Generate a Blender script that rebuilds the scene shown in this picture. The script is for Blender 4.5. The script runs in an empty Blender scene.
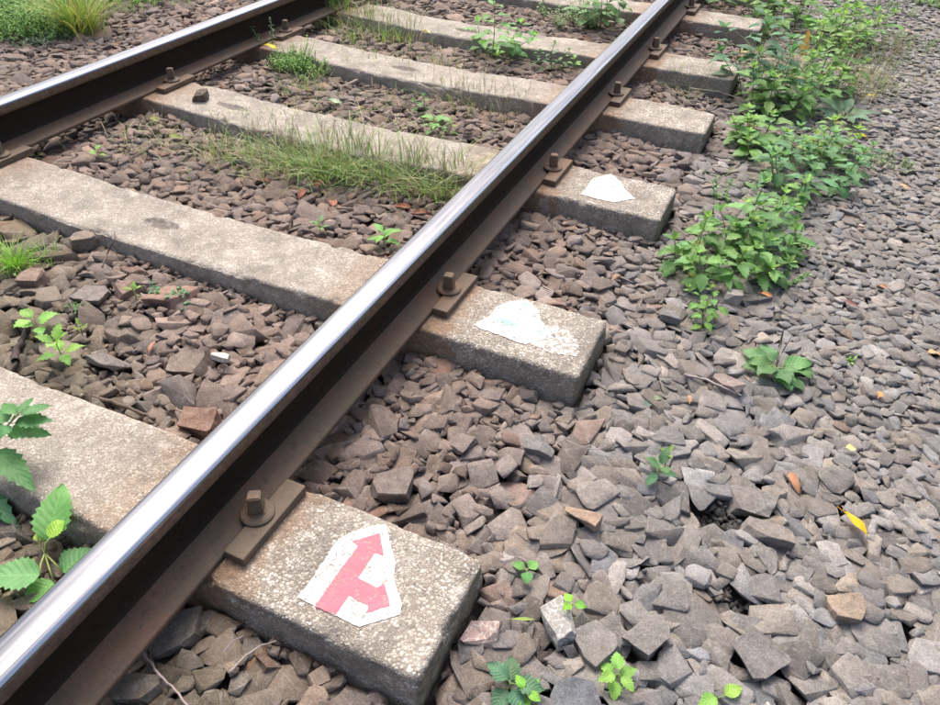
import bpy, bmesh, math, random
import numpy as np
from mathutils import Matrix, Vector, noise
C = bpy.context.scene
COL = C.collection
random.seed(11)
rng = np.random.default_rng(11)
# ------------------------------------------------------------------ camera
RC = np.array([[0.90908, -0.28682, 0.30217], [0.41549, 0.5706, -0.70837], [0.03076, 0.76952, 0.63789]])
CAM = np.array([0.67248, -0.1881, 0.99513])
FPX = 730.5
cd = bpy.data.cameras.new('camera'); cam = bpy.data.objects.new('camera', cd); COL.objects.link(cam)
m4 = Matrix.Identity(4)
for i in range(3):
    for j in range(3): m4[i][j] = RC[i][j]
    m4[i][3] = CAM[i]
cam.matrix_world = m4
cd.sensor_width = 36; cd.lens = FPX / 940 * 36; cd.clip_start = 0.02; cd.clip_end = 1000
C.camera = cam
# ------------------------------------------------------------------ sky, sun, exposure
EL, AZ = math.radians(56), math.radians(-36)      # sun ahead and a little to the left, behind thin cloud
w = bpy.data.worlds.new('World'); C.world = w; w.use_nodes = True
nt = w.node_tree; nt.nodes.clear()
sky = nt.nodes.new('ShaderNodeTexSky'); sky.sky_type = 'NISHITA'; sky.sun_disc = False
sky.sun_elevation = EL; sky.sun_rotation = AZ
sky.air_density = 0.7; sky.dust_density = 7.0; sky.ozone_density = 0.8
bg = nt.nodes.new('ShaderNodeBackground'); bg.inputs[1].default_value = 0.15
wo = nt.nodes.new('ShaderNodeOutputWorld')
nt.links.new(sky.outputs[0], bg.inputs[0]); nt.links.new(bg.outputs[0], wo.inputs[0])
sd = bpy.data.lights.new('sun', 'SUN'); sd.energy = .85; sd.angle = math.radians(30); sd.color = (1, .98, .94)
sun = bpy.data.objects.new('sun', sd); COL.objects.link(sun)
sdir = Vector((math.sin(AZ) * math.cos(EL), math.cos(AZ) * math.cos(EL), math.sin(EL)))
sun.rotation_euler = sdir.to_track_quat('Z', 'Y').to_euler(); sun.location = sdir * 20
vs = C.view_settings
vs.view_transform = 'Standard'; vs.look = 'None'; vs.gamma = 1; vs.use_curve_mapping = False; vs.exposure = 1.15
C.render.engine = 'CYCLES'
C.cycles.max_bounces = 6; C.cycles.diffuse_bounces = 3; C.cycles.glossy_bounces = 3; C.cycles.transmission_bounces = 4
C.cycles.use_denoising = True

# ------------------------------------------------------------------ numbers of the track
H, HW, FW = 0.1378, 0.029, 0.0666
GX = -1.492                                        # x of the far rail
XE, XO = 0.4352, -1.9272                           # sleeper ends
SY = [0.348, 1.053, 1.785, 2.452, 3.048, 3.822, 4.50, 5.16]
PY = [0.365, 1.085, 1.81, 2.515, 3.125, 3.89, 4.56, 5.22]
SHW = 0.111

def at(px, py, z=-0.07):
    """a spot on the level z, read from the photograph"""
    d = RC @ np.array([(px - 470) / FPX, -(py - 352.5) / FPX, -1.0])
    t = (z - CAM[2]) / d[2]
    return Vector(CAM + d * t)

def vis(x, y, z=-0.07):
    q = np.stack([x - CAM[0], y - CAM[1], np.zeros_like(x) + z - CAM[2]], -1) @ RC
    dep = -q[..., 2]
    dd = np.maximum(dep, .05)
    return 470 + FPX * q[..., 0] / dd, 352.5 - FPX * q[..., 1] / dd, dep

# ------------------------------------------------------------------ value noise
_T = rng.random((64, 64, 64)).astype(np.float32)
def vnoise(P, s, seed=0):
    P = np.asarray(P, float) * s + seed * 7.31
    i = np.floor(P).astype(int); f = P - i; f = f * f * (3 - 2 * f)
    r = 0
    for a in (0, 1):
        for b in (0, 1):
            for c in (0, 1):
                wgt = (f[..., 0] if a else 1 - f[..., 0]) * (f[..., 1] if b else 1 - f[..., 1]) * (f[..., 2] if c else 1 - f[..., 2])
                r = r + wgt * _T[(i[..., 0] + a) & 63, (i[..., 1] + b) & 63, (i[..., 2] + c) & 63]
    return r * 2 - 1
def fbm(P, s, o=4, seed=0):
    r = 0; a = 1
    for k in range(o): r = r + a * vnoise(P, s * 2 ** k, seed + k); a *= .5
    return r
def P3(x, y, z=0):
    return np.stack(np.broadcast_arrays(np.asarray(x, float), np.asarray(y, float), np.asarray(z, float)), -1)
def sstep(x, a, b):
    t = np.clip((x - a) / (b - a), 0, 1); return t * t * (3 - 2 * t)

# ------------------------------------------------------------------ object helpers
def tag(o, label=None, cat=None, group=None, kind=None):
    if label: o['label'] = label
    if cat: o['category'] = cat
    if group: o['group'] = group
    if kind: o['kind'] = kind
    return o
def empty(name, loc, label, cat, group=None):
    o = bpy.data.objects.new(name, None); o.empty_display_size = .05; COL.objects.link(o); o.location = loc
    o['_l'] = 0; del o['_l']
    LOC[o.name] = Vector(loc)
    return tag(o, label, cat, group)
LOC = {}
def mesh_obj(name, V, F, mat, parent=None, loc=(0, 0, 0), smooth=False, attrs=None):
    """V in world coordinates; the object's origin goes to loc (or its parent's)"""
    base = LOC[parent.name] if parent is not None else Vector(loc)
    V = np.asarray(V, np.float32).reshape(-1, 3) - np.array(base, np.float32)
    me = bpy.data.meshes.new(name)
    if isinstance(F, np.ndarray):
        n, k = F.shape
        me.vertices.add(len(V)); me.vertices.foreach_set('co', V.ravel())
        me.loops.add(n * k); me.loops.foreach_set('vertex_index', F.ravel().astype(np.int32))
        me.polygons.add(n); me.polygons.foreach_set('loop_start', np.arange(0, n * k, k, dtype=np.int32))
        me.update(calc_edges=True)
    else:
        me.from_pydata(V.tolist(), [], F)
    for nm, (ty, dom, arr) in (attrs or {}).items():
        a = me.attributes.new(nm, ty, dom)
        key = {'FLOAT_COLOR': 'color', 'FLOAT': 'value', 'FLOAT_VECTOR': 'vector'}[ty]
        a.data.foreach_set(key, np.asarray(arr, np.float32).ravel())
    if smooth: me.shade_smooth()
    me.materials.append(mat)
    o = bpy.data.objects.new(name, me); COL.objects.link(o)
    if parent is not None: o.parent = parent; LOC[o.name] = base
    else: o.location = base; LOC[o.name] = base
    return o
class MB:
    def __init__(s): s.V = []; s.F = []; s.A = []; s.U = []
    def add(s, V, F, col=None, uv=None):
        n = len(s.V)
        s.V.extend([tuple(v) for v in V]); s.F.extend([tuple(i + n for i in f) for f in F])
        s.A.extend([(col or (1, 1, 1)) + (1,)] * len(V)); s.U.extend(uv if uv is not None else [(0, 0, 0)] * len(V))
    def build(s, name, mat, parent=None, loc=(0, 0, 0), smooth=True):
        return mesh_obj(name, s.V, s.F, mat, parent, loc, smooth,
                        {'Col': ('FLOAT_COLOR', 'POINT', s.A), 'luv': ('FLOAT_VECTOR', 'POINT', s.U)})

# ------------------------------------------------------------------ node helpers
def new_mat(name):
    m = bpy.data.materials.new(name); m.use_nodes = True
    t = m.node_tree; t.nodes.clear()
    out = t.nodes.new('ShaderNodeOutputMaterial')
    return m, t, out
class N:
    def __init__(s, t): s.t = t
    def n(s, ty, **k):
        nd = s.t.nodes.new(ty)
        for a, b in k.items():
            if a.startswith('i_'): s.put(nd.inputs[a[2:].replace('_', ' ')], b)
            elif a[0] == 'I' and a[1:].isdigit(): s.put(nd.inputs[int(a[1:])], b)
            else: setattr(nd, a, b)
        return nd
    def put(s, sock, v):
        if isinstance(v, bpy.types.NodeSocket): s.t.links.new(v, sock)
        else:
            if sock.type == 'RGBA' and isinstance(v, tuple) and len(v) == 3: v = v + (1,)
            sock.default_value = v
    def math(s, op, a, b=0.0, c=None, clamp=False):
        nd = s.n('ShaderNodeMath', operation=op, use_clamp=clamp); s.put(nd.inputs[0], a); s.put(nd.inputs[1], b)
        if c is not None: s.put(nd.inputs[2], c)
        return nd.outputs[0]
    def mix(s, f, a, b, blend='MIX'):
        nd = s.n('ShaderNodeMix', data_type='RGBA', blend_type=blend)
        s.put(nd.inputs[0], f); s.put(nd.inputs[6], a); s.put(nd.inputs[7], b); return nd.outputs[2]
    def ramp(s, f, lo, hi, a=0.0, b=1.0):
        nd = s.n('ShaderNodeMapRange', interpolation_type='SMOOTHSTEP'); s.put(nd.inputs[0], f)
        for i, v in enumerate((lo, hi, a, b)): s.put(nd.inputs[i + 1], v)
        return nd.outputs[0]
    def noise(s, vec, scale, detail=4, rough=.55, out=0, dist=0):
        nd = s.n('ShaderNodeTexNoise'); s.put(nd.inputs['Vector'], vec); nd.inputs['Scale'].default_value = scale
        nd.inputs['Detail'].default_value = detail; nd.inputs['Roughness'].default_value = rough; nd.inputs['Distortion'].default_value = dist
        return nd.outputs[out]
    def voro(s, vec, scale, feature='F1', rand=1.0):
        nd = s.n('ShaderNodeTexVoronoi', feature=feature); s.put(nd.inputs['Vector'], vec)
        nd.inputs['Scale'].default_value = scale; nd.inputs['Randomness'].default_value = rand
        return nd
    def bump(s, h, dist, strength=1.0, normal=None):
        nd = s.n('ShaderNodeBump'); s.put(nd.inputs['Height'], h); nd.inputs['Distance'].default_value = dist
        nd.inputs['Strength'].default_value = strength
        if normal is not None: s.put(nd.inputs['Normal'], normal)
        return nd.outputs[0]
    def pos(s): return s.n('ShaderNodeNewGeometry').outputs['Position']
    def sep(s, v):
        nd = s.n('ShaderNodeSeparateXYZ'); s.put(nd.inputs[0], v); return nd.outputs
    def crgb(s, v, stops):
        nd = s.n('ShaderNodeValToRGB'); s.put(nd.inputs[0], v); cr = nd.color_ramp
        cr.interpolation = 'LINEAR'
        while len(cr.elements) < len(stops): cr.elements.new(.5)
        for e, (p, c) in zip(cr.elements, stops): e.position = p; e.color = tuple(c) + (1,)
        return nd.outputs[0]

# ---- stone (colour of each stone is carried by the mesh, worn edges in its alpha)
def stone_mat(name='stone', tint=None):
    m, t, out = new_mat(name); g = N(t)
    p = g.pos()
    at_ = g.n('ShaderNodeAttribute', attribute_name='Col')
    col = at_.outputs['Color'] if tint is None else tint
    n1 = g.noise(p, 55, 5, .6); n2 = g.noise(p, 420, 3, .6); n3 = g.noise(p, 14, 3, .5)
    c = g.mix(1.0, col, g.crgb(n1, [(.25, (.72, .72, .72)), (.75, (1.28, 1.26, 1.22))]), 'MULTIPLY')
    c = g.mix(1.0, c, g.crgb(n2, [(.3, (.68, .68, .68)), (.5, (1, 1, 1)), (.7, (1.36, 1.35, 1.32))]), 'MULTIPLY')
    n5 = g.noise(p, 140, 4, .65); c = g.mix(g.ramp(n5, .56, .68, 0, .30), c, (.34, .325, .305)); c = g.mix(g.ramp(n5, .42, .32, 0, .35), c, (.075, .062, .054))
    c = g.mix(g.ramp(n3, .5, .72, 0, .35), c, (.16, .125, .10))
    # pale dust and worn edges
    wear = g.math('MULTIPLY', at_.outputs['Alpha'], g.ramp(n1, .35, .6))
    c = g.mix(g.math('MULTIPLY', wear, .22), c, (.38, .365, .345))
    # thin pale mineral veins on some of the stones
    wp = g.n('ShaderNodeVectorMath', operation='ADD'); g.put(wp.inputs[0], p)
    sc = g.n('ShaderNodeVectorMath', operation='SCALE'); g.put(sc.inputs[0], g.noise(p, 20, 3, .5, out=1)); sc.inputs[3].default_value = .05
    g.put(wp.inputs[1], sc.outputs[0])
    ve = g.voro(wp.outputs[0], 34, 'DISTANCE_TO_EDGE')
    vein = g.math('MULTIPLY', g.ramp(ve.outputs[0], .012, .035, 1, 0), g.ramp(g.noise(p, 9, 2, .5), .50, .62))
    c = g.mix(g.math('MULTIPLY', vein, .16), c, (.42, .40, .38))
    b = g.bump(n1, .004, .6); b = g.bump(g.noise(p, 190, 5, .7), .0022, .7, b); b = g.bump(n2, .0013, .7, b)
    bs = g.n('ShaderNodeBsdfPrincipled', i_Base_Color=c, i_Roughness=.88); g.put(bs.inputs['Normal'], b)
    bs.inputs['Specular IOR Level'].default_value = .3
    t.links.new(bs.outputs[0], out.inputs[0]); return m

# ---- exposed-aggregate concrete; the paint shares its bumps
def concrete_nodes(g, bs_=1.0):
    p = g.pos()
    X, Y, Z = g.sep(p)[:3]
    nrm = g.sep(g.n('ShaderNodeNewGeometry').outputs['True Normal'])[2]
    wp = g.n('ShaderNodeVectorMath', operation='ADD'); g.put(wp.inputs[0], p)
    sc = g.n('ShaderNodeVectorMath', operation='SCALE'); g.put(sc.inputs[0], g.noise(p, 260, 3, .6, out=1)); sc.inputs[3].default_value = .0035
    g.put(wp.inputs[1], sc.outputs[0]); q = wp.outputs[0]
    v1 = g.voro(q, 190); v2 = g.voro(q, 400)
    big = g.ramp(g.noise(p, 45, 2, .5), .40, .52)             # where coarse pebbles sit in the fine ones
    rnd1 = g.sep(v1.outputs['Color'])[0]; rnd2 = g.sep(v2.outputs['Color'])[0]
    cols = [(0, (.17, .145, .125)), (.18, (.25, .22, .19)), (.38, (.35, .32, .28)), (.62, (.44, .41, .365)), (.85, (.53, .50, .455)), (1, (.64, .62, .58))]
    c1 = g.crgb(rnd1, cols); c2 = g.crgb(rnd2, cols)
    peb = g.mix(big, c2, c1)
    d = g.n('ShaderNodeMix', data_type='FLOAT'); g.put(d.inputs[0], big)
    g.put(d.inputs[2], v2.outputs['Distance']); g.put(d.inputs[3], v1.outputs['Distance'])
    dist = d.outputs[0]
    dome = g.ramp(dist, .15, .72, 1, 0)
    groove = g.ramp(dist, .42, .64)
    smooth_zone = g.ramp(g.noise(p, 5, 3, .6), .46, .62)      # places where mortar still covers the pebbles
    inner = g.ramp(X, -.02, -.25)                              # the middle keeps more mortar
    mort = g.math('MULTIPLY', g.math('MAXIMUM', g.math('MULTIPLY', smooth_zone, .3), g.math('MULTIPLY', inner, .5)), 1.0)
    fine = g.noise(p, 500, 3, .7)
    mortar = g.crgb(fine, [(.34, (.11, .095, .08)), (.47, (.26, .235, .205)), (.56, (.34, .315, .28)), (.66, (.55, .52, .48))])
    c = g.mix(groove, peb, (.215, .195, .17))
    c = g.mix(mort, c, mortar)
    lo = g.noise(p, 11, 4, .6)
    c = g.mix(1.0, c, g.crgb(lo, [(.3, (.74, .72, .70)), (.7, (1.16, 1.15, 1.13))]), 'MULTIPLY')
    grime = g.ramp(g.noise(p, 3.1, 4, .65), .52, .7, 0, .32)
    c = g.mix(grime, c, (.15, .125, .105))
    # side faces carry soil and moss
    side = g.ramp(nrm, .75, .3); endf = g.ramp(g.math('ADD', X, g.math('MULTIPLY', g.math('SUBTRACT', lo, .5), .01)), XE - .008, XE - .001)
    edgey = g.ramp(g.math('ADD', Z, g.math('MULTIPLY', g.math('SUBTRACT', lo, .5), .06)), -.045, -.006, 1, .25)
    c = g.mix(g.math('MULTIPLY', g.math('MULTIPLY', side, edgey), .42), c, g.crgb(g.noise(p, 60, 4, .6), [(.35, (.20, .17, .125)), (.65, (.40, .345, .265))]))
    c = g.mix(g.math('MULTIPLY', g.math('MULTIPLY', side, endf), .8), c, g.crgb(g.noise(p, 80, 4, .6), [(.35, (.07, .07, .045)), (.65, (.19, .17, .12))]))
    for k_, xc_ in ((0, -.77), (1, -.775), (2, -1.12), (3, -.79), (4, -.79)):
        dx = g.math('DIVIDE', g.math('SUBTRACT', X, xc_), .062); dy = g.math('DIVIDE', g.math('SUBTRACT', Y, SY[k_]), .022)
        e_ = g.math('ADD', g.math('ADD', g.math('MULTIPLY', dx, dx), g.math('MULTIPLY', dy, dy)), g.math('MULTIPLY', g.math('SUBTRACT', g.noise(p, 60, 4, .7), .5), 2.4))
        c = g.mix(g.ramp(e_, .7, 1.1, .75, 0), c, (.10, .088, .078))
    # rust washed off the rail and the fastenings
    ax = g.math('MINIMUM', g.math('ABSOLUTE', X), g.math('ABSOLUTE', g.math('ADD', X, 1.492)))
    ax = g.math('ADD', ax, g.math('MULTIPLY', g.math('SUBTRACT', g.noise(p, 22, 5, .65), .5), .15))
    rust = g.ramp(ax, .085, .17, .85, 0)
    rc = g.crgb(g.noise(p, 95, 4, .6), [(.3, (.15, .090, .052)), (.6, (.26, .165, .10)), (.8, (.38, .29, .205))])
    rust = g.math('MAXIMUM', rust, g.math('MULTIPLY', g.ramp(ax, .13, .26, .38, 0), g.ramp(X, .02, -.06)))
    c = g.mix(rust, c, rc)
    h = g.math('ADD', g.math('MULTIPLY', dome, g.math('SUBTRACT', 1.0, g.math('MULTIPLY', mort, .8))), g.math('MULTIPLY', fine, .35))
    st_ = g.noise(p, 6.5, 5, .72); c = g.mix(g.ramp(st_, .50, .62, 0, .38), c, (.135, .125, .108)); c = g.mix(g.ramp(g.noise(p, 17, 5, .7), .56, .66, 0, .35), c, (.50, .48, .44)); c = g.mix(1.0, c, (1.06, 1.055, 1.03), 'MULTIPLY')
    b = g.bump(h, .0018, .8 * bs_); b = g.bump(lo, .006, .4, b)
    return c, b, dist, p
def concrete_mat():
    m, t, out = new_mat('aggregate_concrete'); g = N(t)
    c, b, d, p = concrete_nodes(g)
    bs = g.n('ShaderNodeBsdfPrincipled', i_Base_Color=c, i_Roughness=.9); g.put(bs.inputs['Normal'], b)
    bs.inputs['Specular IOR Level'].default_value = .25
    t.links.new(bs.outputs[0], out.inputs[0]); return m
def paint_mat(name, col, wornlo, green=False):
    m, t, out = new_mat(name); g = N(t)
    c, b, dist, p = concrete_nodes(g, .28)
    pits = g.math('MULTIPLY', g.ramp(dist, .56, .70), g.ramp(g.noise(p, 60, 3, .6), .46, .58))
    wn = g.noise(p, 110, 5, .7)
    worn = g.math('MAXIMUM', g.ramp(wn, wornlo, wornlo + .05, 1, 0), pits)
    pc = g.mix(g.ramp(g.noise(p, 30, 5, .7), .38, .66, 0, .6), col, tuple(x * .78 for x in col)); pc = g.mix(g.ramp(g.noise(p, 85, 5, .75), .55, .68, 0, .35), pc, (.30, .27, .23))
    if green:
        X, Y, Z = g.sep(p)[:3]
        for (px, py, r) in green:
            a = at(px, py, 0)
            dx = g.math('SUBTRACT', X, a.x); dy = g.math('SUBTRACT', Y, a.y)
            rr = g.math('SQRT', g.math('ADD', g.math('MULTIPLY', dx, dx), g.math('MULTIPLY', g.math('MULTIPLY', dy, dy), 1.8)))
            rr = g.math('ADD', rr, g.math('MULTIPLY', g.math('SUBTRACT', g.noise(p, 90, 4, .7), .5), .035))
            pc = g.mix(g.ramp(rr, r * .35, r, .8, 0), pc, (.22, .48, .41))
    f = g.mix(worn, pc, c)
    bs = g.n('ShaderNodeBsdfPrincipled', i_Base_Color=f, i_Roughness=.7); g.put(bs.inputs['Normal'], b)
    t.links.new(bs.outputs[0], out.inputs[0]); return m
def rust_mat(name, base=(.105, .078, .056), amt=.5, spec=.4):
    m, t, out = new_mat(name); g = N(t); p = g.pos()
    n1 = g.noise(p, 26, 5, .65); n2 = g.noise(p, 330, 4, .7)
    mp = g.n('ShaderNodeMapping'); g.put(mp.inputs[0], p); mp.inputs['Scale'].default_value = (1, .12, 1)
    n3 = g.noise(mp.outputs[0], 70, 4, .6)
    n4 = g.noise(p, 2.3, 3, .6)
    c = g.mix(g.ramp(n1, .35, .68, 0, amt), base, (base[0] * 1.7, base[1] * 1.35, base[2] * 1.2))
    c = g.mix(g.ramp(n4, .42, .62, 0, .5), c, tuple(a * b for a, b in zip(base, (.85, .98, .85))))
    c = g.mix(g.ramp(n3, .5, .72, 0, .35), c, tuple(a * 1.5 for a in base))
    c = g.mix(g.ramp(g.noise(p, 7.5, 5, .7), .48, .64, 0, .55), c, (base[0] * 1.75, base[1] * 1.15, base[2] * .85))
    c = g.mix(g.ramp(g.noise(p, 48, 5, .75), .58, .64, 0, .6), c, tuple(a * .5 for a in base))
    c = g.mix(1.0, c, g.crgb(n2, [(.3, (.75, .75, .75)), (.7, (1.25, 1.25, 1.25))]), 'MULTIPLY')
    b = g.bump(n2, .0006, .6); b = g.bump(n1, .0012, .4, b)
    bs = g.n('ShaderNodeBsdfPrincipled', i_Base_Color=c, i_Roughness=.72); g.put(bs.inputs['Normal'], b)
    bs.inputs['Specular IOR Level'].default_value = spec
    t.links.new(bs.outputs[0], out.inputs[0]); return m
def head_mat():
    m, t, out = new_mat('rail_head_steel'); g = N(t); p = g.pos()
    Z = g.sep(p)[2]
    mp = g.n('ShaderNodeMapping'); g.put(mp.inputs[0], p); mp.inputs['Scale'].default_value = (1, .035, 1)
    st = g.noise(mp.outputs[0], 420, 4, .7); st2 = g.noise(mp.outputs[0], 90, 3, .6); n1 = g.noise(p, 90, 5, .7)
    blot = g.noise(p, 9, 4, .6)
    zz = g.math('ADD', Z, g.math('MULTIPLY', g.math('SUBTRACT', st2, .5), .004))
    shiny = g.ramp(zz, H - .0118, H - .0085)
    steel = g.mix(g.ramp(st2, .3, .7), (.12, .13, .147), (.225, .236, .255))
    steel = g.mix(g.ramp(blot, .52, .70, 0, .35), steel, (.15, .152, .16))
    rim = g.math('MULTIPLY', g.ramp(zz, H - .0085, H - .006), g.ramp(zz, H - .0026, H - .0012, 1, 0))
    steel = g.mix(rim, steel, (.55, .56, .58))
    rough = g.math('ADD', g.math('MULTIPLY', st, .14), g.math('MULTIPLY', blot, .22))
    pol = g.n('ShaderNodeBsdfPrincipled', i_Base_Color=steel, i_Metallic=1.0, i_Roughness=rough)
    g.put(pol.inputs['Normal'], g.bump(st, .0002, .35))
    c = g.mix(g.ramp(n1, .35, .7), (.095, .066, .046), (.17, .115, .078))
    side = g.n('ShaderNodeBsdfPrincipled', i_Base_Color=c, i_Roughness=.7); side.inputs['Specular IOR Level'].default_value = .2; g.put(side.inputs['Normal'], g.bump(n1, .0008, .5))
    mx = g.n('ShaderNodeMixShader'); g.put(mx.inputs[0], shiny)
    t.links.new(side.outputs[0], mx.inputs[1]); t.links.new(pol.outputs[0], mx.inputs[2])
    t.links.new(mx.outputs[0], out.inputs[0]); return m
def leaf_mat(name, trans=.35, rough=.5, veins=True, gain=1.0):
    m, t, out = new_mat(name); g = N(t); p = g.pos()
    col = g.n('ShaderNodeAttribute', attribute_name='Col').outputs['Color']
    luv = g.n('ShaderNodeAttribute', attribute_name='luv').outputs['Vector']
    u, v = g.sep(luv)[0:2]
    av = g.math('ABSOLUTE', v)
    c = g.mix(1.0, col, g.crgb(g.noise(p, 60, 3, .6), [(.3, (.82 * gain, .85 * gain, .95 * gain)), (.7, (1.15 * gain, 1.10 * gain, 1.35 * gain))]), 'MULTIPLY')
    if veins:
        ph = g.math('FRACT', g.math('MULTIPLY', g.math('SUBTRACT', u, g.math('MULTIPLY', av, .28)), 7.0))
        vl = g.math('ABSOLUTE', g.math('SUBTRACT', ph, .5))
        vn = g.math('MAXIMUM', g.ramp(vl, .02, .10, 1, 0), g.ramp(av, .02, .09, 1, 0))
        c = g.mix(g.math('MULTIPLY', vn, .33), c, g.mix(1.0, c, (1.9, 1.7, 1.5), 'MULTIPLY'))
        b = g.bump(g.math('ADD', vl, g.math('MULTIPLY', g.noise(p, 300, 2, .5), .2)), .0012, .7)
    bs = g.n('ShaderNodeBsdfPrincipled', i_Base_Color=c, i_Roughness=rough)
    bs.inputs['Specular IOR Level'].default_value = .35
    tr = g.n('ShaderNodeBsdfTranslucent'); g.put(tr.inputs[0], g.mix(1.0, c, (1.3, 1.35, .85), 'MULTIPLY'))
    if veins: g.put(bs.inputs['Normal'], b); g.put(tr.inputs['Normal'], b)
    mx = g.n('ShaderNodeMixShader'); mx.inputs[0].default_value = trans
    t.links.new(bs.outputs[0], mx.inputs[1]); t.links.new(tr.outputs[0], mx.inputs[2]); t.links.new(mx.outputs[0], out.inputs[0])
    return m
def soil_mat():
    m, t, out = new_mat('dark_soil'); g = N(t); p = g.pos()
    n1 = g.noise(p, 30, 6, .7); n2 = g.noise(p, 260, 4, .7); v = g.voro(p, 45)
    c = g.mix(g.ramp(n1, .35, .65), (.030, .026, .022), (.085, .068, .055))
    c = g.mix(g.ramp(g.sep(v.outputs['Color'])[0], .55, .8, 0, .7), c, (.12, .105, .095))
    b = g.bump(g.ramp(v.outputs['Distance'], .1, .6, 1, 0), .012, .7); b = g.bump(n2, .003, .8, b)
    bs = g.n('ShaderNodeBsdfPrincipled', i_Base_Color=c, i_Roughness=.95); g.put(bs.inputs['Normal'], b)
    t.links.new(bs.outputs[0], out.inputs[0]); return m
M_STONE = stone_mat(); M_CONC = concrete_mat(); M_RUST = rust_mat('rusty_steel')
M_WEB = rust_mat('rusty_rail_steel', (.075, .055, .040), .7); M_WEBD = rust_mat('shade_darkened_rail_web_steel', (.020, .0145, .0105), .10, .12)  # web's rust colour blackened to paint in the shade under the rail head
M_HEAD = head_mat(); M_LEAF = leaf_mat('leaf', .34, gain=1.65); M_GRASS = leaf_mat('grass_blade', .3, .6, False, 1.5)
M_DRY = leaf_mat('dry_leaf', .15, .7, True); M_TWIG = leaf_mat('twig_bark', 0.0, .85, False); M_SOIL = soil_mat()
M_WHITE = paint_mat('white_paint', (.55, .545, .525), .34)
M_RED = paint_mat('pink_red_paint', (.58, .125, .165), .28)
M_FADED = paint_mat('faded_white_paint', (.60, .58, .55), .50)
M_WG = paint_mat('white_paint_with_green_smears', (.55, .55, .525), .34,
                 green=[(502, 321, .026), (512, 325, .030), (540, 333, .024), (525, 305, .020)])

# ------------------------------------------------------------------ surface levels
HOLES = [(722, 515, .040), (737, 600, .035), (545, 648, .022), (702, 517, .03)]
HW_ = [(at(px, py, -.09), r) for px, py, r in HOLES]
def level(x, y):
    """target height of the top of the stones"""
    z = np.full(np.shape(x), -.050)
    r = sstep(x, .05, .5)
    z = z * (1 - r) + r * (-.064)
    z = z - .020 * sstep(x, .5, .85)
    # stones pile against the far rail on both sides
    z = z + .020 * np.exp(-((x - (GX + .20)) / .14) ** 2)
    lft = sstep(-x, 1.58, 1.68)
    z = z * (1 - lft) + lft * .026 + .05 * sstep(-x, 2.2, 3.2)
    z = z - .03 * np.exp(-(x / .06) ** 2) - .025 * np.exp(-((x - GX) / .06) ** 2)
    z = z + .006 * fbm(P3(x, y), 2.2, 3, 5)
    for c, rr in HW_:
        z = z - .022 * np.exp(-(((x - c.x) ** 2 + (y - c.y) ** 2) / rr ** 2) ** 1.5)
    return z
# ------------------------------------------------------------------ ground sheet
def ground():
    xs = np.concatenate([[-400, -60, -15, -7, -5], np.arange(-4, 2.41, .04), [3.2, 5, 9, 30, 400]])
    ys = np.concatenate([[-400, -60, -15, -5, -2], np.arange(-.9, 6.8, .04), [8, 11, 20, 60, 400]])
    X, Y = np.meshgrid(xs, ys, indexing='ij')
    Z = level(np.clip(X, -4, 2.4), np.clip(Y, -1, 7)) - .036 + .006 * fbm(P3(X, Y), 18, 3, 9)
    n, m = X.shape
    i = np.arange(n * m).reshape(n, m)
    F = np.stack([i[:-1, :-1], i[1:, :-1], i[1:, 1:], i[:-1, 1:]], -1).reshape(-1, 4)
    return mesh_obj('ground', np.stack([X, Y, Z], -1), F, M_SOIL, smooth=True)
tag(ground(), 'dark soil under the track ballast and the stony path', kind='structure')

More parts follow.
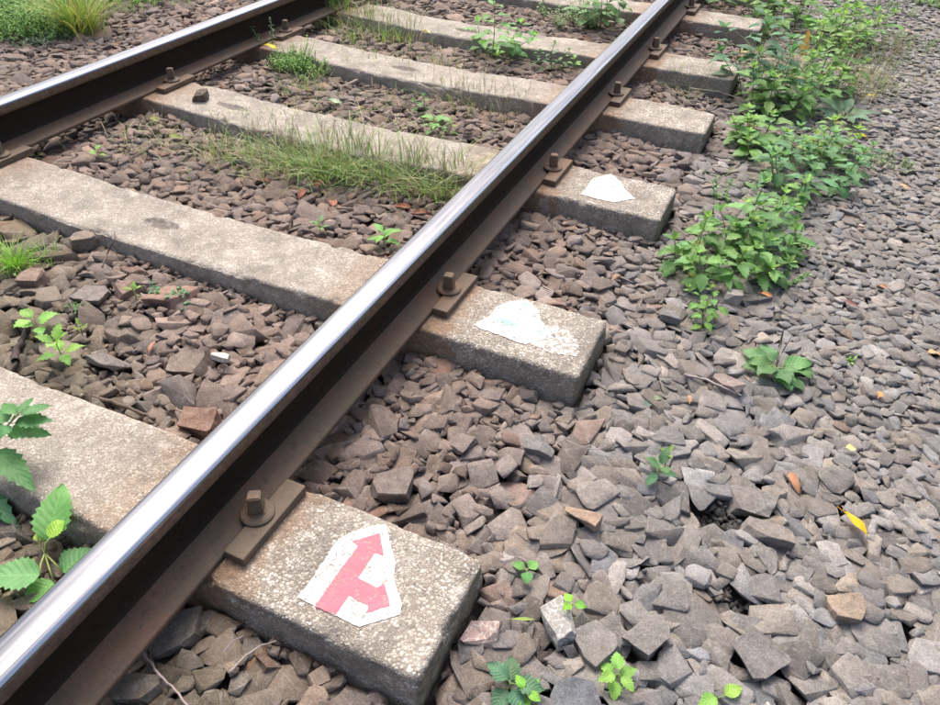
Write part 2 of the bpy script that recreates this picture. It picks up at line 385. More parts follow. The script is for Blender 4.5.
# ------------------------------------------------------------------ sleepers
def topz(x, y, k):
    """height of a sleeper's worn top"""
    mid = -.014 * np.exp(-((x + .746) / .42) ** 4)
    p = P3(x, y, k * 3.7)
    z = mid + .0022 * fbm(p, 9, 3, 3) + .0009 * fbm(p, 60, 3, 4)
    # scuffed hollow at the middle
    xc = {1: -.775, 3: -.79, 0: -.77, 2: -1.12, 4: -.79}.get(k, -.78)
    e = ((x - xc) / .055) ** 2 + ((y - SY[k]) / .02) ** 2 + .5 * fbm(p, 40, 3, 8)
    return z - .007 * np.clip(1.3 - e, 0, 1)
def sleeper(k, label):
    yc = SY[k]
    root = empty('concrete_sleeper', ((XE + XO) / 2, yc, -.17), label, 'railway sleeper', 'concrete sleepers under the track')
    st = {0: .0032, 1: .004, 2: .006}.get(k, .010)
    stx = st
    hw = SHW; hb = .128; zb = -.17; r = .009
    # profile (y,z), counted from bottom-left round the top to bottom-right
    pr = []
    ns = max(8, int(.17 / st / 1.6))
    for i in range(ns): t = i / ns; pr.append((-hb + (hb - hw) * t, zb + (-r - zb) * t))
    for i in range(4): a = math.pi / 2 * i / 4; pr.append((-hw + r * (1 - math.cos(a)), -r + r * math.sin(a)))
    nt_ = int(2 * (hw - r) / st)
    for i in range(nt_ + 1): pr.append((-hw + r + 2 * (hw - r) * i / nt_, 0))
    L = pr; Rr = [(-a, b) for a, b in pr[:ns + 4]][::-1]
    pr = np.array(L + Rr); n = len(pr)
    # stations along x, with the ends rounded and closed
    xs = np.concatenate([np.arange(XO + .012, -1.0, max(stx, .008)), np.arange(-1.0, .0, max(stx, .005)), np.arange(0, XE - .012, stx)])
    rows = []
    def ring(x, inset, shrink=1.0):
        P = pr.copy()
        hh = (hw - inset) / hw
        P[:, 0] *= hh * shrink
        P[:, 1] = zb + (P[:, 1] - zb) * ((-zb - inset) / -zb)
        cz = -.085; P[:, 1] = cz + (P[:, 1] - cz) * shrink
        rows.append(np.stack([np.full(n, x), yc + P[:, 0], P[:, 1]], -1))
    rr = .010
    for s in (.0, .12, .25, .4, .55, .7, .82, .9, .96): ring(XO, rr, s)
    for a in (30, 60): ring(XO + rr * (1 - math.sin(math.radians(a))) , rr * (1 - math.cos(math.radians(a - 0))) if False else rr * (1 - math.sin(math.radians(90 - a))) , 1)
    rows.pop(); rows.pop()
    ring(XO, rr); ring(XO + rr * .3, rr * .3); ring(XO + rr, 0)
    for x in xs[1:]: ring(x, 0)
    ring(XE - rr, 0); ring(XE - rr * .6, rr * .08); ring(XE - rr * .3, rr * .3); ring(XE - rr * .08, rr * .6); ring(XE, rr)
    for s in np.concatenate([np.arange(.975, .03, -.035 if k < 3 else -.08), [0]]): ring(XE, rr, s)
    V = np.stack(rows, 0); m = V.shape[0]
    # wear: chipped rims, rough faces, worn top
    x, y, z = V[..., 0], V[..., 1], V[..., 2]
    topw = sstep(z, -.02, -.002)
    dz = topz(x, y, k) * topw
    P = P3(x, y, z + k * 5.1)
    rim = np.maximum(sstep(np.abs(y - yc), hw - .022, hw), sstep(x, XE - .025, XE)) * sstep(z, -.035, -.004)
    chip = rim * np.clip(fbm(P, 22, 4, 2) - .25, 0, 1) * .010
    rough = .0026 * fbm(P, 38, 4, 6) * (1 - topw)
    V2 = V.copy()
    V2[..., 2] += dz - chip
    V2[..., 1] -= np.sign(y - yc) * chip * .9 * sstep(np.abs(y - yc), hw - .03, hw)
    V2[..., 1] += np.sign(y - yc) * rough * sstep(np.abs(y - yc), hw - .006, hw)
    V2[..., 0] -= chip * .8 * sstep(x, XE - .02, XE)
    V2[..., 0] += rough * (x > XE - .003)
    i = np.arange(m * n).reshape(m, n)
    F = np.stack([i[:-1, :-1], i[1:, :-1], i[1:, 1:], i[:-1, 1:]], -1).reshape(-1, 4)
    mesh_obj('sleeper_body', V2, F[:, ::-1].copy(), M_CONC, root, smooth=True)
    return root
S_LABELS = ['nearest pale concrete sleeper, its free end painted with a bent red arrow on white',
            'concrete sleeper with a green smeared white paint patch on its free end',
            'concrete sleeper with a plain white paint patch on its free end',
            'unpainted grey concrete sleeper just behind the one with the plain white patch',
            'concrete sleeper whose free end disappears under tall green weeds beside the path',
            'short looking pale concrete sleeper end at the top, left of the weed row',
            'farthest concrete sleeper seen along the top edge of the track',
            'last concrete sleeper beyond the top edge of the photo']
roots = [sleeper(k, S_LABELS[k]) for k in range(7)]

# ---- clamp plates, washers and square bolts
def bevel_box(x0, x1, y0, y1, z0, z1, b=.003, seg=2, skew=0):
    bm = bmesh.new(); bmesh.ops.create_cube(bm, size=1)
    for v in bm.verts:
        v.co = Vector((x0 + (v.co.x + .5) * (x1 - x0), y0 + (v.co.y + .5) * (y1 - y0), z0 + (v.co.z + .5) * (z1 - z0)))
        if skew and v.co.z > (z0 + z1) / 2: v.co.x += skew
    bmesh.ops.bevel(bm, geom=bm.edges[:], offset=b, segments=seg, affect='EDGES', profile=.6)
    return bm
def bm_vf(bm):
    bm.verts.ensure_lookup_table()
    V = [tuple(v.co) for v in bm.verts]; F = [[v.index for v in f.verts] for f in bm.faces]
    bm.free(); return V, F
def lathe(prof, cx, cy, n=36):
    V, F = [], []
    for r, z in prof:
        for i in range(n): a = 2 * math.pi * i / n; V.append((cx + r * math.cos(a), cy + r * math.sin(a), z))
    for j in range(len(prof) - 1):
        for i in range(n): F.append((j * n + i, j * n + (i + 1) % n, (j + 1) * n + (i + 1) % n, (j + 1) * n + i))
    return V, F
def fastener(root, x, y, side, rot):
    # side +1: plate on the +x side of the rail at x
    px0, px1 = (x + .0685, x + .107) if side > 0 else (x - .107, x - .0685)
    V, F = bm_vf(bevel_box(px0, px1, y - .083, y + .083, .0006, .0182, .0028, 2))
    tw = side * (.012 + .014 * math.sin(y * 37)); V = [(vx + (vy - y) * tw * (1 if side * (vy - y) * tw < 0 else .15), vy, vz) for vx, vy, vz in V]
    V = [(vx + random.uniform(-.0003, .0003), vy, vz + .0004 * noise.noise(Vector((vx * 60, vy * 60, 0)))) for vx, vy, vz in V]
    mesh_obj('clamp_plate', V, F, M_RUST, root)
    cx = x + side * .070
    V, F = lathe([(.0005, .0185), (.0272, .0185), (.0285, .0199), (.0283, .0222), (.0255, .0243), (.0165, .0264), (.0155, .0282), (.0005, .0282)], cx, y, 40)
    wsh = mesh_obj('washer', V, F, M_RUST, root, smooth=False)
    bm = bmesh.new(); bmesh.ops.create_cube(bm, size=1)
    for v in bm.verts:
        top = v.co.z > 0; s = .0105 if top else .0125
        v.co = Vector((math.copysign(s, v.co.x), math.copysign(s, v.co.y), .062 if top else .028))
    bmesh.ops.bevel(bm, geom=[e for e in bm.edges], offset=.0018, segments=2, affect='EDGES')
    bmesh.ops.transform(bm, matrix=Matrix.Translation((cx, y, 0)) @ Matrix.Rotation(rot, 4, 'Z') @ Matrix.Rotation(.05 * math.sin(rot * 9), 4, 'X'), verts=bm.verts)
    V, F = bm_vf(bm)
    mesh_obj('bolt', V, F, M_RUST, root)
for k, root in enumerate(roots):
    rots = [.55, .15, .35, .2, .6, .3, .4][k]
    fastener(root, 0, PY[k], 1, rots)
    fastener(root, 0, PY[k] - .03, -1, rots + .4)
    fastener(root, GX, PY[k] + .02, 1, rots + .2)
    fastener(root, GX, PY[k], -1, rots + .7)

# ---- painted marks, cut to their outline and laid on the worn top
def painted(root, k, name, poly, mat, lift, jit=.0004, rag=.0005, cell=.006):
    pts = [at(px, py, 0.0) for px, py in poly]
    out = []
    for a, b in zip(pts, pts[1:] + pts[:1]):
        n = max(1, int((b - a).length / .0028))
        for i in range(n):
            q = a.lerp(b, i / n)
            s = jit * (1 if i else .3)
            out.append(Vector((q.x + random.gauss(0, s) + rag * noise.noise(q * 70), q.y + random.gauss(0, s) + rag * noise.noise(q * 70 + Vector((9, 9, 9))), 0)))
    bm = bmesh.new(); vs_ = [bm.verts.new(q) for q in out]
    f = bm.faces.new(vs_)
    bmesh.ops.triangulate(bm, faces=[f])
    xs = [q.x for q in out]; ys = [q.y for q in out]
    for ax, lo, hi in ((0, min(xs), max(xs)), (1, min(ys), max(ys))):
        v = lo + cell
        while v < hi:
            co = [0, 0, 0]; no = [0, 0, 0]; co[ax] = v; no[ax] = 1
            bmesh.ops.bisect_plane(bm, geom=bm.verts[:] + bm.edges[:] + bm.faces[:], plane_co=co, plane_no=no); v += cell
    bmesh.ops.recalc_face_normals(bm, faces=bm.faces[:])
    V, F = bm_vf(bm); V = np.array(V)
    V[:, 2] = topz(V[:, 0], V[:, 1], k) + lift
    F = [f[::-1] if np.cross(V[f[1]] - V[f[0]], V[f[2]] - V[f[0]])[2] < 0 else f for f in F]
    return mesh_obj(name, V, F, mat, root, smooth=True)
WHITE0 = [(386, 524), (391, 547), (396, 563.5), (393.5, 576), (398, 591), (402, 604), (400, 614), (359, 627), (335, 616), (316, 607), (297, 597), (308, 584), (322, 563), (335, 543), (343, 536), (365, 528)]
RED0 = [(315, 607), (333.5, 579), (358.4, 546), (352, 541.7), (379.7, 533.6), (383.7, 555.2), (374.7, 553.3), (357.9, 577.9), (377.8, 587.8), (384.3, 582.9), (390, 605.6), (365.8, 613.3), (368.6, 606), (348.7, 595.8), (335.4, 615.5)]
painted(roots[0], 0, 'white_paint_patch', WHITE0, M_WHITE, .0012)
a = painted(roots[0], 0, 'painted_arrow', RED0, M_RED, .0018, .0004)
a['label'] = 'bent pink red arrow with two heads'
def zpts(l, ox, oy, f=6.714): return [(ox + x / f, oy + y / f) for x, y in l]
FAD = zpts([(470, 345), (560, 335), (640, 322), (560, 232), (720, 270), (805, 360), (790, 450), (600, 425), (500, 385)], 460, 290)
painted(roots[1], 1, 'faded_paint_patch', FAD, M_FADED, .0010, .002, .002)
painted(roots[1], 1, 'white_paint_patch', zpts([(90, 235), (200, 180), (240, 120), (330, 80), (450, 70), (500, 110), (530, 150), (545, 210), (590, 265), (635, 325), (500, 350), (440, 370), (330, 330), (140, 265)], 460, 290), M_WG, .0016, .0011, .0015)
painted(roots[2], 2, 'white_paint_patch', zpts([(345, 160), (410, 220), (435, 265), (505, 330), (360, 355), (290, 340), (140, 300), (225, 190)], 560, 150), M_WHITE, .0014, .0008, .0010)

# ------------------------------------------------------------------ rails
HEADP = [(.0, H), (.010, H - .0002), (.018, H - .0008), (.0225, H - .0022), (.0258, H - .0048), (.0277, H - .0082), (.0286, H - .013), (.029, H - .022), (.0288, H - .031), (.0268, H - .0338), (.0095, H - .0415)]
WEBP = [(.0095, H - .0415), (.0078, H - .047), (.0072, H - .057), (.0072, .050), (.0080, .036), (.0108, .0265), (.0155, .0225)]
FOOTP = [(.0155, .0225), (.030, .0188), (.0560, .0132), (.0650, .0112), (.0668, .0095), (.0668, .0015), (.0655, .0003), (0, .0003)]
def sweep(name, prof, x0, mat, root, closed_over=True, subdiv=1):
    ys = np.arange(-1.2, 9.01, .06)
    pr = prof[::-1] + [(-a, b) for a, b in prof[1:]] if closed_over == 'top' else None
    if closed_over == 'web':
        parts = [prof, [(-a, b) for a, b in prof][::-1]]
    elif closed_over == 'top': parts = [pr[::-1]]
    else: parts = [prof + [(-a, b) for a, b in prof[:-1]][::-1]]
    V = []; F = []
    for q in parts:
        base = len(V); n = len(q)
        for y in ys:
            for a, b in q: V.append((x0 + a, y, b))
        for j in range(len(ys) - 1):
            for i in range(n - 1):
                a0 = base + j * n + i; F.append((a0, a0 + n, a0 + n + 1, a0 + 1))
    o = mesh_obj(name, V, F, mat, root, smooth=True)
    return o
for x0, lab in ((0, 'nearer steel rail with a bright worn top, crossing the photo diagonally'),
                (GX, 'farther steel rail in the top left corner with weeds behind it')):
    r = empty('steel_rail', (x0, 3.9, 0), lab, 'rail', 'rails of the track')
    sweep('rail_head', HEADP, x0, M_HEAD, r, 'top')
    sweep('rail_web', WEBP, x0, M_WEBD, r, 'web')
    sweep('rail_foot', FOOTP, x0, M_WEB, r, 'foot')

# ------------------------------------------------------------------ crushed stones
def stone_bm(r, flat=1.0, cuts=9):
    """a broken stone: either a hull of a few scattered corners or a block cut by random planes"""
    bm = bmesh.new()
    dim = Vector((1.0, r.uniform(.50, .92), r.uniform(.28, .56) * flat))
    if r.random() < .30:
        for _ in range(r.randint(9, 13)):
            n = Vector([r.gauss(0, 1) for _ in range(3)]).normalized() * r.uniform(.56, .68)
            sh = Vector((max(-.52, min(.52, n.x * 1.15)), max(-.52, min(.52, n.y * 1.15)), max(-.42, min(.42, n.z * 1.2))))
            bm.verts.new((sh.x * dim.x, sh.y * dim.y, sh.z * dim.z))
        res = bmesh.ops.convex_hull(bm, input=bm.verts[:])
        bmesh.ops.delete(bm, geom=list({g_ for g_ in res['geom_interior'] + res['geom_unused'] if isinstance(g_, bmesh.types.BMVert)}), context='VERTS')
        bmesh.ops.dissolve_limit(bm, angle_limit=math.radians(13), verts=bm.verts[:], edges=bm.edges[:])
        bmesh.ops.triangulate(bm, faces=bm.faces[:])
        bmesh.ops.dissolve_limit(bm, angle_limit=math.radians(5), verts=bm.verts[:], edges=bm.edges[:])
        return bm
    bmesh.ops.create_cube(bm, size=1)
    for v in bm.verts:
        v.co = Vector((v.co.x * dim.x, v.co.y * dim.y, v.co.z * dim.z))
        v.co += Vector([r.uniform(-.15, .15), r.uniform(-.15, .15), r.uniform(-.08, .08)])
    bmesh.ops.triangulate(bm, faces=bm.faces[:])
    for _ in range(cuts):
        n = Vector([r.gauss(0, 1) for _ in range(3)]); n.z *= .8; n.normalize()
        sup = max(v.co.dot(n) for v in bm.verts)
        rad = sup * r.uniform(.62, .93)
        res = bmesh.ops.bisect_plane(bm, geom=bm.verts[:] + bm.edges[:] + bm.faces[:], plane_co=n * rad, plane_no=n, clear_outer=True)
        ed = [e for e in res['geom_cut'] if isinstance(e, bmesh.types.BMEdge)]
        if ed: bmesh.ops.edgeloop_fill(bm, edges=ed)
    bmesh.ops.dissolve_limit(bm, angle_limit=math.radians(9), verts=bm.verts[:], edges=bm.edges[:])
    return bm
def hull_planes(V, F, Nn):
    out = []
    for f, n in zip(F, Nn):
        out.append((n[0], n[1], n[2], float(np.max(V @ np.array(n)))))
    return np.array(out)
GR = .004
X0, Y0, X1, Y1 = -4.0, -.8, 2.3, 6.7
NX, NY = int((X1 - X0) / GR), int((Y1 - Y0) / GR)
gx = X0 + (np.arange(NX) + .5) * GR; gy = Y0 + (np.arange(NY) + .5) * GR
GXX, GYY = np.meshgrid(gx, gy, indexing='ij')
Sg = level(GXX, GYY).astype(np.float32)
Hg = Sg - .036
CAP = np.full((NX, NY), 9., np.float32)
CAP[np.abs(GXX) < .069] = -.003; CAP[np.abs(GXX - GX) < .069] = -.003
for yc in SY[:7]:
    Hg[(GXX > GX - .11) & (GXX < XE + .004) & (np.abs(GYY - yc) < SHW + .007)] = 1.0
    bur = (GXX > XO) & (GXX <= GX - .11) & (np.abs(GYY - yc) < SHW + .007); Hg[bur] = np.maximum(Hg[bur], .001)
vx, vy, vd = vis(GXX, GYY)
inv = (vd > .25) & (vx > -230) & (vx < 1170) & (vy > -150) & (vy < 930) & (Hg < .5)
inv[:16] = inv[-16:] = False; inv[:, :16] = inv[:, -16:] = False
cand = np.flatnonzero(inv)
print('region m2', len(cand) * GR * GR)
class Var: pass
def make_variant(r, size, hi, flat=1.0, tilt=.3, cuts=9):
    bm = stone_bm(r, flat, cuts)
    mt = Matrix.Rotation(r.uniform(0, 6.28), 4, 'Z') @ Matrix.Rotation(r.gauss(0, tilt), 4, 'X') @ Matrix.Rotation(r.gauss(0, tilt), 4, 'Y') @ Matrix.Scale(size, 4)
    bmesh.ops.transform(bm, matrix=mt, verts=bm.verts)
    bmesh.ops.recalc_face_normals(bm, faces=bm.faces[:])
    V = np.array([v.co[:] for v in bm.verts]); Nn = [tuple(f.normal) for f in bm.faces if f.calc_area() > 1e-8]
    pl = hull_planes(V, Nn, Nn)
    c = (V.max(0) + V.min(0)) / 2
    V0 = V
    ext = int(max(np.abs(V).max(0)[:2]) / GR) + 2
    ax = np.arange(-ext, ext + 1) * GR
    A, B = np.meshgrid(ax, ax, indexing='ij')
    up = pl[pl[:, 2] > .05]; dn = pl[pl[:, 2] < -.05]; sd_ = pl[np.abs(pl[:, 2]) <= .05]
    top = np.min([(p[3] - p[0] * A - p[1] * B) / p[2] for p in up], 0)
    bot = np.max([(p[3] - p[0] * A - p[1] * B) / p[2] for p in dn], 0)
    ok = top >= bot
    for p in sd_: ok &= (p[0] * A + p[1] * B) <= p[3]
    if ok.sum() < 1: ok[ext, ext] = True; top[ext, ext] = size * .2; bot[ext, ext] = -size * .2
    v = Var(); v.ext = ext; v.ok = ok; v.top = np.where(ok, top, -9).astype(np.float32); v.bot = np.where(ok, bot, 9).astype(np.float32)
    o_ = v.ok; er = o_.copy(); er[1:] &= o_[:-1]; er[:-1] &= o_[1:]; er[:, 1:] &= o_[:, :-1]; er[:, :-1] &= o_[:, 1:]
    v.er = er if er.sum() > 6 else o_; v.up = o_
    v.tmean = float(top[ok].mean()); v.tq = float(np.quantile(top[ok], .7))
    # bevelled, slightly chipped geometry
    wearflag = []
    if hi >= 0:
        lay = bm.faces.layers.int.new('o')
        for f in bm.faces: f[lay] = 1
        bmesh.ops.bevel(bm, geom=bm.edges[:], offset=size * (.011 if hi else .013), segments=1, affect='EDGES', clamp_overlap=True)
        # new strips are the small faces: mark the wear by area
        ar = sorted([f.calc_area() for f in bm.faces]); lim = ar[-1] * .10
        for f in bm.faces: f[lay] = 1 if f.calc_area() > lim else 2
        bmesh.ops.triangulate(bm, faces=bm.faces[:])
        if hi:
            bmesh.ops.subdivide_edges(bm, edges=[e for e in bm.edges if e.calc_length() > size * .16], cuts=1, use_grid_fill=True)
            bmesh.ops.triangulate(bm, faces=bm.faces[:])
            off = Vector([r.uniform(0, 50) for _ in range(3)])
            for q in bm.verts:
                n = noise.noise_vector(q.co * (2.1 / size) + off) * .035 + noise.noise_vector(q.co * (6 / size) + off) * .018
                q.co += n * size
        wearflag = [1.0 if f[lay] == 2 else 0.0 for f in bm.faces]
    else:
        bmesh.ops.triangulate(bm, faces=bm.faces[:]); wearflag = [0.0] * len(bm.faces)
    bm.verts.index_update()
    v.V = np.array([q.co[:] for q in bm.verts], np.float32)
    v.F = np.array([[q.index for q in f.verts] for f in bm.faces], np.int32)
    v.w = np.array(wearflag, np.float32)
    bm.free(); return v
rs = random.Random(5)
def bank(n, lo, hi_, lod, **k): return [make_variant(rs, rs.uniform(lo, hi_), lod, **k) for _ in range(n)]
B = {}
B['huge'] = bank(60, .082, .115, 1, tilt=.2)
B['big'] = bank(130, .054, .086, 1, tilt=.17); B['bigL'] = bank(80, .054, .084, 0, tilt=.17)
B['med'] = bank(150, .034, .060, 1, tilt=.2); B['medL'] = bank(90, .034, .058, 0, tilt=.2)
B['small'] = bank(70, .020, .033, 0, tilt=.45); B['chip'] = bank(40, .010, .018, -1, tilt=.6, cuts=5)
B['flatS'] = bank(90, .028, .050, 1, flat=.75, tilt=.10)
B['flat'] = bank(110, .044, .078, 1, flat=.75, tilt=.08)
placed = []
def rest(v, ix, iy):
    e = v.ext
    h = Hg[ix - e:ix + e + 1, iy - e:iy + e + 1]
    return float((h - v.bot)[v.er].max())
def put(v, ix, iy, z):
    e = v.ext
    sl = (slice(ix - e, ix + e + 1), slice(iy - e, iy + e + 1))
    Hg[sl] = np.where(v.up, np.maximum(Hg[sl], z + v.top), Hg[sl])
def fill(bankhi, banklo, attempts, tol, tries=3, only=None, sink=.003, bed=None, gap=.008):
    cs = cand if only is None else np.flatnonzero(inv & only)
    if len(cs) == 0: return 0
    pick = cs[rng.integers(0, len(cs), attempts * tries)]
    cnt = 0
    for a in range(attempts):
        best = None
        for t in range(tries):
            c = pick[a * tries + t]; ix, iy = divmod(int(c), NY)
            if Hg[ix, iy] > Sg[ix, iy] + tol - .002: continue
            far = (gx[ix] - CAM[0]) ** 2 + (gy[iy] - CAM[1]) ** 2 > 1.9 ** 2
            bk = banklo if (far and banklo) else bankhi
            v = bk[rs.randrange(len(bk))]
            if ix < v.ext + 1 or iy < v.ext + 1 or ix > NX - v.ext - 2 or iy > NY - v.ext - 2: continue
            z = rest(v, ix, iy)
            if z > .3: continue
            if bed is not None:
                if Hg[ix, iy] > Sg[ix, iy] - gap: continue
                z = min(z, float(Sg[ix, iy]) + rs.gauss(0, bed) - v.tq)
                hh = Hg[ix - v.ext:ix + v.ext + 1, iy - v.ext:iy + v.ext + 1]
                if (hh[v.ok] > .3).any() or ((z + v.top) > hh)[v.er].mean() < .5: continue
            sc = z + v.tmean - Sg[ix, iy]
            if sc > tol: continue
            if best is None or sc < best[0]: best = (sc, v, ix, iy, z)
        if best is None: continue
        sc, v, ix, iy, z = best
        e = v.ext
        cp = CAP[ix - e:ix + e + 1, iy - e:iy + e + 1]
        if ((z + v.top) > cp)[v.ok].any(): continue
        z -= sink
        put(v, ix, iy, z); placed.append((v, gx[ix], gy[iy], z)); cnt += 1
    return cnt
# the few stones that can be told from the rest are laid first, each a thing of its own
def own_stone(px, py, size, col, label, rot, dim=(1, .7, .5), lift=.012, veins=0, tilt=0.1, seed=0, name='loose_stone', zover=None):
    r = random.Random(seed + int(px * 7 + py))
    bm = stone_bm(r, 1.0, 8)
    V = np.array([v.co[:] for v in bm.verts]); ex = V.max(0) - V.min(0)
    for v in bm.verts: v.co = Vector((v.co.x / ex[0] * dim[0] * size, v.co.y / ex[1] * dim[1] * size, v.co.z / ex[2] * dim[2] * size))
    p = at(px, py, -.08)
    lv = float(level(np.array(p.x), np.array(p.y)))
    if zover is not None: lv = zover
    p = at(px, py, lv)
    bmesh.ops.transform(bm, matrix=Matrix.Rotation(rot, 4, 'Z') @ Matrix.Rotation(tilt, 4, 'X') @ Matrix.Rotation(-tilt * .7, 4, 'Y'), verts=bm.verts)
    bmesh.ops.recalc_face_normals(bm, faces=bm.faces[:])
    V = np.array([v.co[:] for v in bm.verts]); Nn = [tuple(f.normal) for f in bm.faces if f.calc_area() > 1e-8]
    pl = hull_planes(V, Nn, Nn)
    ix, iy = int((p.x - X0) / GR), int((p.y - Y0) / GR)
    ext = int(np.abs(V[:, :2]).max() / GR) + 2
    ax = np.arange(-ext, ext + 1) * GR; A, Bb = np.meshgrid(ax, ax, indexing='ij')
    up = pl[pl[:, 2] > .05]; dn = pl[pl[:, 2] < -.05]
    top = np.min([(q[3] - q[0] * A - q[1] * Bb) / q[2] for q in up], 0); bot = np.max([(q[3] - q[0] * A - q[1] * Bb) / q[2] for q in dn], 0)
    ok = top >= bot
    z = lv + lift * .9 + .003 - float(top[ok].max())
    sl = (slice(ix - ext, ix + ext + 1), slice(iy - ext, iy + ext + 1))
    Hg[sl] = np.where(ok, np.maximum(Hg[sl], z + top), Hg[sl])
    lay = bm.faces.layers.int.new('o')
    bmesh.ops.bevel(bm, geom=bm.edges[:], offset=size * .013, segments=1, affect='EDGES', clamp_overlap=True)
    lim = max(f.calc_area() for f in bm.faces) * .10
    for f in bm.faces: f[lay] = 1 if f.calc_area() > lim else 2
    bmesh.ops.triangulate(bm, faces=bm.faces[:])
    for _ in range(2):
        bmesh.ops.subdivide_edges(bm, edges=[e for e in bm.edges if e.calc_length() > size * .1], cuts=1, use_grid_fill=True)
        bmesh.ops.triangulate(bm, faces=bm.faces[:])
    off = Vector([r.uniform(0, 50) for _ in range(3)])
    for q in bm.verts: q.co += (noise.noise_vector(q.co * (2.1 / size) + off) * .03 + noise.noise_vector(q.co * (7 / size) + off) * .016) * size
    wf = [1.0 if f[lay] == 2 else 0.0 for f in bm.faces]
    bm.verts.index_update()
    V = [(v.co.x + gx[ix], v.co.y + gy[iy], v.co.z + z) for v in bm.verts]; F = [[v.index for v in f.verts] for f in bm.faces]; bm.free()
    colr = np.array([list(col) + [.2 + .8 * q] for q in wf])
    o = mesh_obj(name, V, F, M_VEIN if veins else M_STONE, None, (gx[ix], gy[iy], z), False, {'Col': ('FLOAT_COLOR', 'FACE', colr)})
    tag(o, label, 'stone')
def vein_mat():
    m, t, out = new_mat('veined_stone'); g = N(t); p = g.pos()
    at_ = g.n('ShaderNodeAttribute', attribute_name='Col')
    n1 = g.noise(p, 60, 5, .6); n2 = g.noise(p, 400, 3, .6)
    wp = g.n('ShaderNodeVectorMath', operation='ADD'); g.put(wp.inputs[0], p)
    sc = g.n('ShaderNodeVectorMath', operation='SCALE'); g.put(sc.inputs[0], g.noise(p, 50, 3, .5, out=1)); sc.inputs[3].default_value = .03
    g.put(wp.inputs[1], sc.outputs[0])
    d = g.voro(wp.outputs[0], 75, 'DISTANCE_TO_EDGE').outputs[0]
    c = g.mix(1.0, at_.outputs['Color'], g.crgb(n1, [(.3, (.8, .8, .8)), (.7, (1.2, 1.2, 1.2))]), 'MULTIPLY')
    c = g.mix(g.math('MULTIPLY', g.ramp(d, .02, .07, 1, 0), g.ramp(n1, .35, .55)), c, (.52, .50, .46))
    c = g.mix(g.math('MULTIPLY', at_.outputs['Alpha'], .5), c, (.5, .48, .44))
    bs = g.n('ShaderNodeBsdfPrincipled', i_Base_Color=c, i_Roughness=.85); g.put(bs.inputs['Normal'], g.bump(n2, .001, .7, g.bump(n1, .003, .6)))
    t.links.new(bs.outputs[0], out.inputs[0]); return m
M_VEIN = vein_mat()
own_stone(560, 622, .088, (.22, .21, .195), 'oblong grey stone with a net of pale veins, right of the arrow sleeper end', -.95, (1, .55, .4), .016, 1, .05)
own_stone(479, 631, .060, (.30, .20, .175), 'rounded pinkish stone with white veins touching the arrow sleeper end', .3, (1, .8, .6), .014, 1)
own_stone(535, 447, .062, (.155, .15, .145), 'smooth mid grey stone above the small sprout, right of the ballast between the painted sleepers', .2, (1, .75, .5), .014)
own_stone(582, 519, .068, (.27, .195, .14), 'tan orange flat stone lying among grey ones below the pale path', .1, (1, .55, .35), .014)
own_stone(392, 486, .088, (.165, .135, .12), 'large brown pointed stone just behind the arrow sleeper', .6, (1, .8, .45), .018)
own_stone(572, 696, .082, (.115, .125, .14), 'dark blue grey slate stone at the bottom edge, left of the bright seedling', .5, (1, .7, .4), .012)
own_stone(596, 645, .074, (.19, .18, .17), 'broad grey stone with a ridge, right of the veined oblong stone', -.4, (1, .9, .45), .016)
own_stone(648, 632, .080, (.18, .168, .155), 'tall rough grey stone with chipped edges, second right of the veined stone', 1.2, (1, .75, .65), .024)
own_stone(768, 535, .095, (.185, .165, .15), 'long lumpy brownish stone beside the black hollow', .05, (1, .45, .45), .020)
own_stone(762, 655, .074, (.165, .155, .15), 'dark five sided stone near the bottom right of the path', .8, (1, .95, .5), .020)
own_stone(845, 610, .060, (.24, .19, .14), 'yellowish brown rounded stone right of the black hollow', .3, (1, .8, .7), .018)
own_stone(748, 500, .10, (.17, .16, .15), 'wide flat grey slab above the black hollow', .1, (1, .6, .3), .014)
own_stone(90, 295, .105, (.175, .15, .135), 'broad flat oval stone between the two nearest left sleepers', .1, (1, .6, .3), .016)
own_stone(125, 293, .070, (.20, .135, .105), 'reddish brown angular stone right of the broad flat oval stone', 1.0, (1, .8, .7), .024)
own_stone(110, 361, .108, (.165, .145, .13), 'long wedge shaped grey stone near the young seedlings', .15, (1, .5, .4), .018)
own_stone(190, 363, .092, (.185, .145, .12), 'large rounded brown stone halfway to the near rail', .4, (1, .75, .55), .022)
own_stone(222, 363, .05, (.55, .52, .46), 'small pale cream stone among brown ones by the near rail', .0, (1, .4, .3), .026)
own_stone(200, 423, .085, (.215, .135, .10), 'big reddish block leaning against the inner side of the near rail', .1, (1, .7, .65), .030)
own_stone(87, 243, .080, (.20, .16, .125), 'tan block leaning on the front face of the second left sleeper', .5, (1, .6, .6), .030)
own_stone(30, 280, .066, (.21, .15, .115), 'square reddish stone below the small bright grass tuft', .3, (1, .85, .6), .024)
own_stone(175, 636, .085, (.13, .112, .092), 'dark olive brown stone against the foot of the near rail', .7, (1, .8, .6), .026)
own_stone(140, 690, .085, (.155, .13, .10), 'olive brown stone cut by the bottom edge beside the rail foot', .4, (1, .6, .6), .024)
own_stone(723, 384, .075, (.215, .175, .16), 'pinkish grey stone under the right end of the thin grey twig', -.4, (1, .6, .4), .018)
own_stone(668, 318, .052, (.15, .15, .15), 'smooth dark grey oval stone left of the small leafy sprig', .1, (1, .7, .5), .018)
own_stone(730, 300, .050, (.30, .28, .25), 'pale speckled stone below the nearest nettle clump', .3, (1, .8, .6), .024)

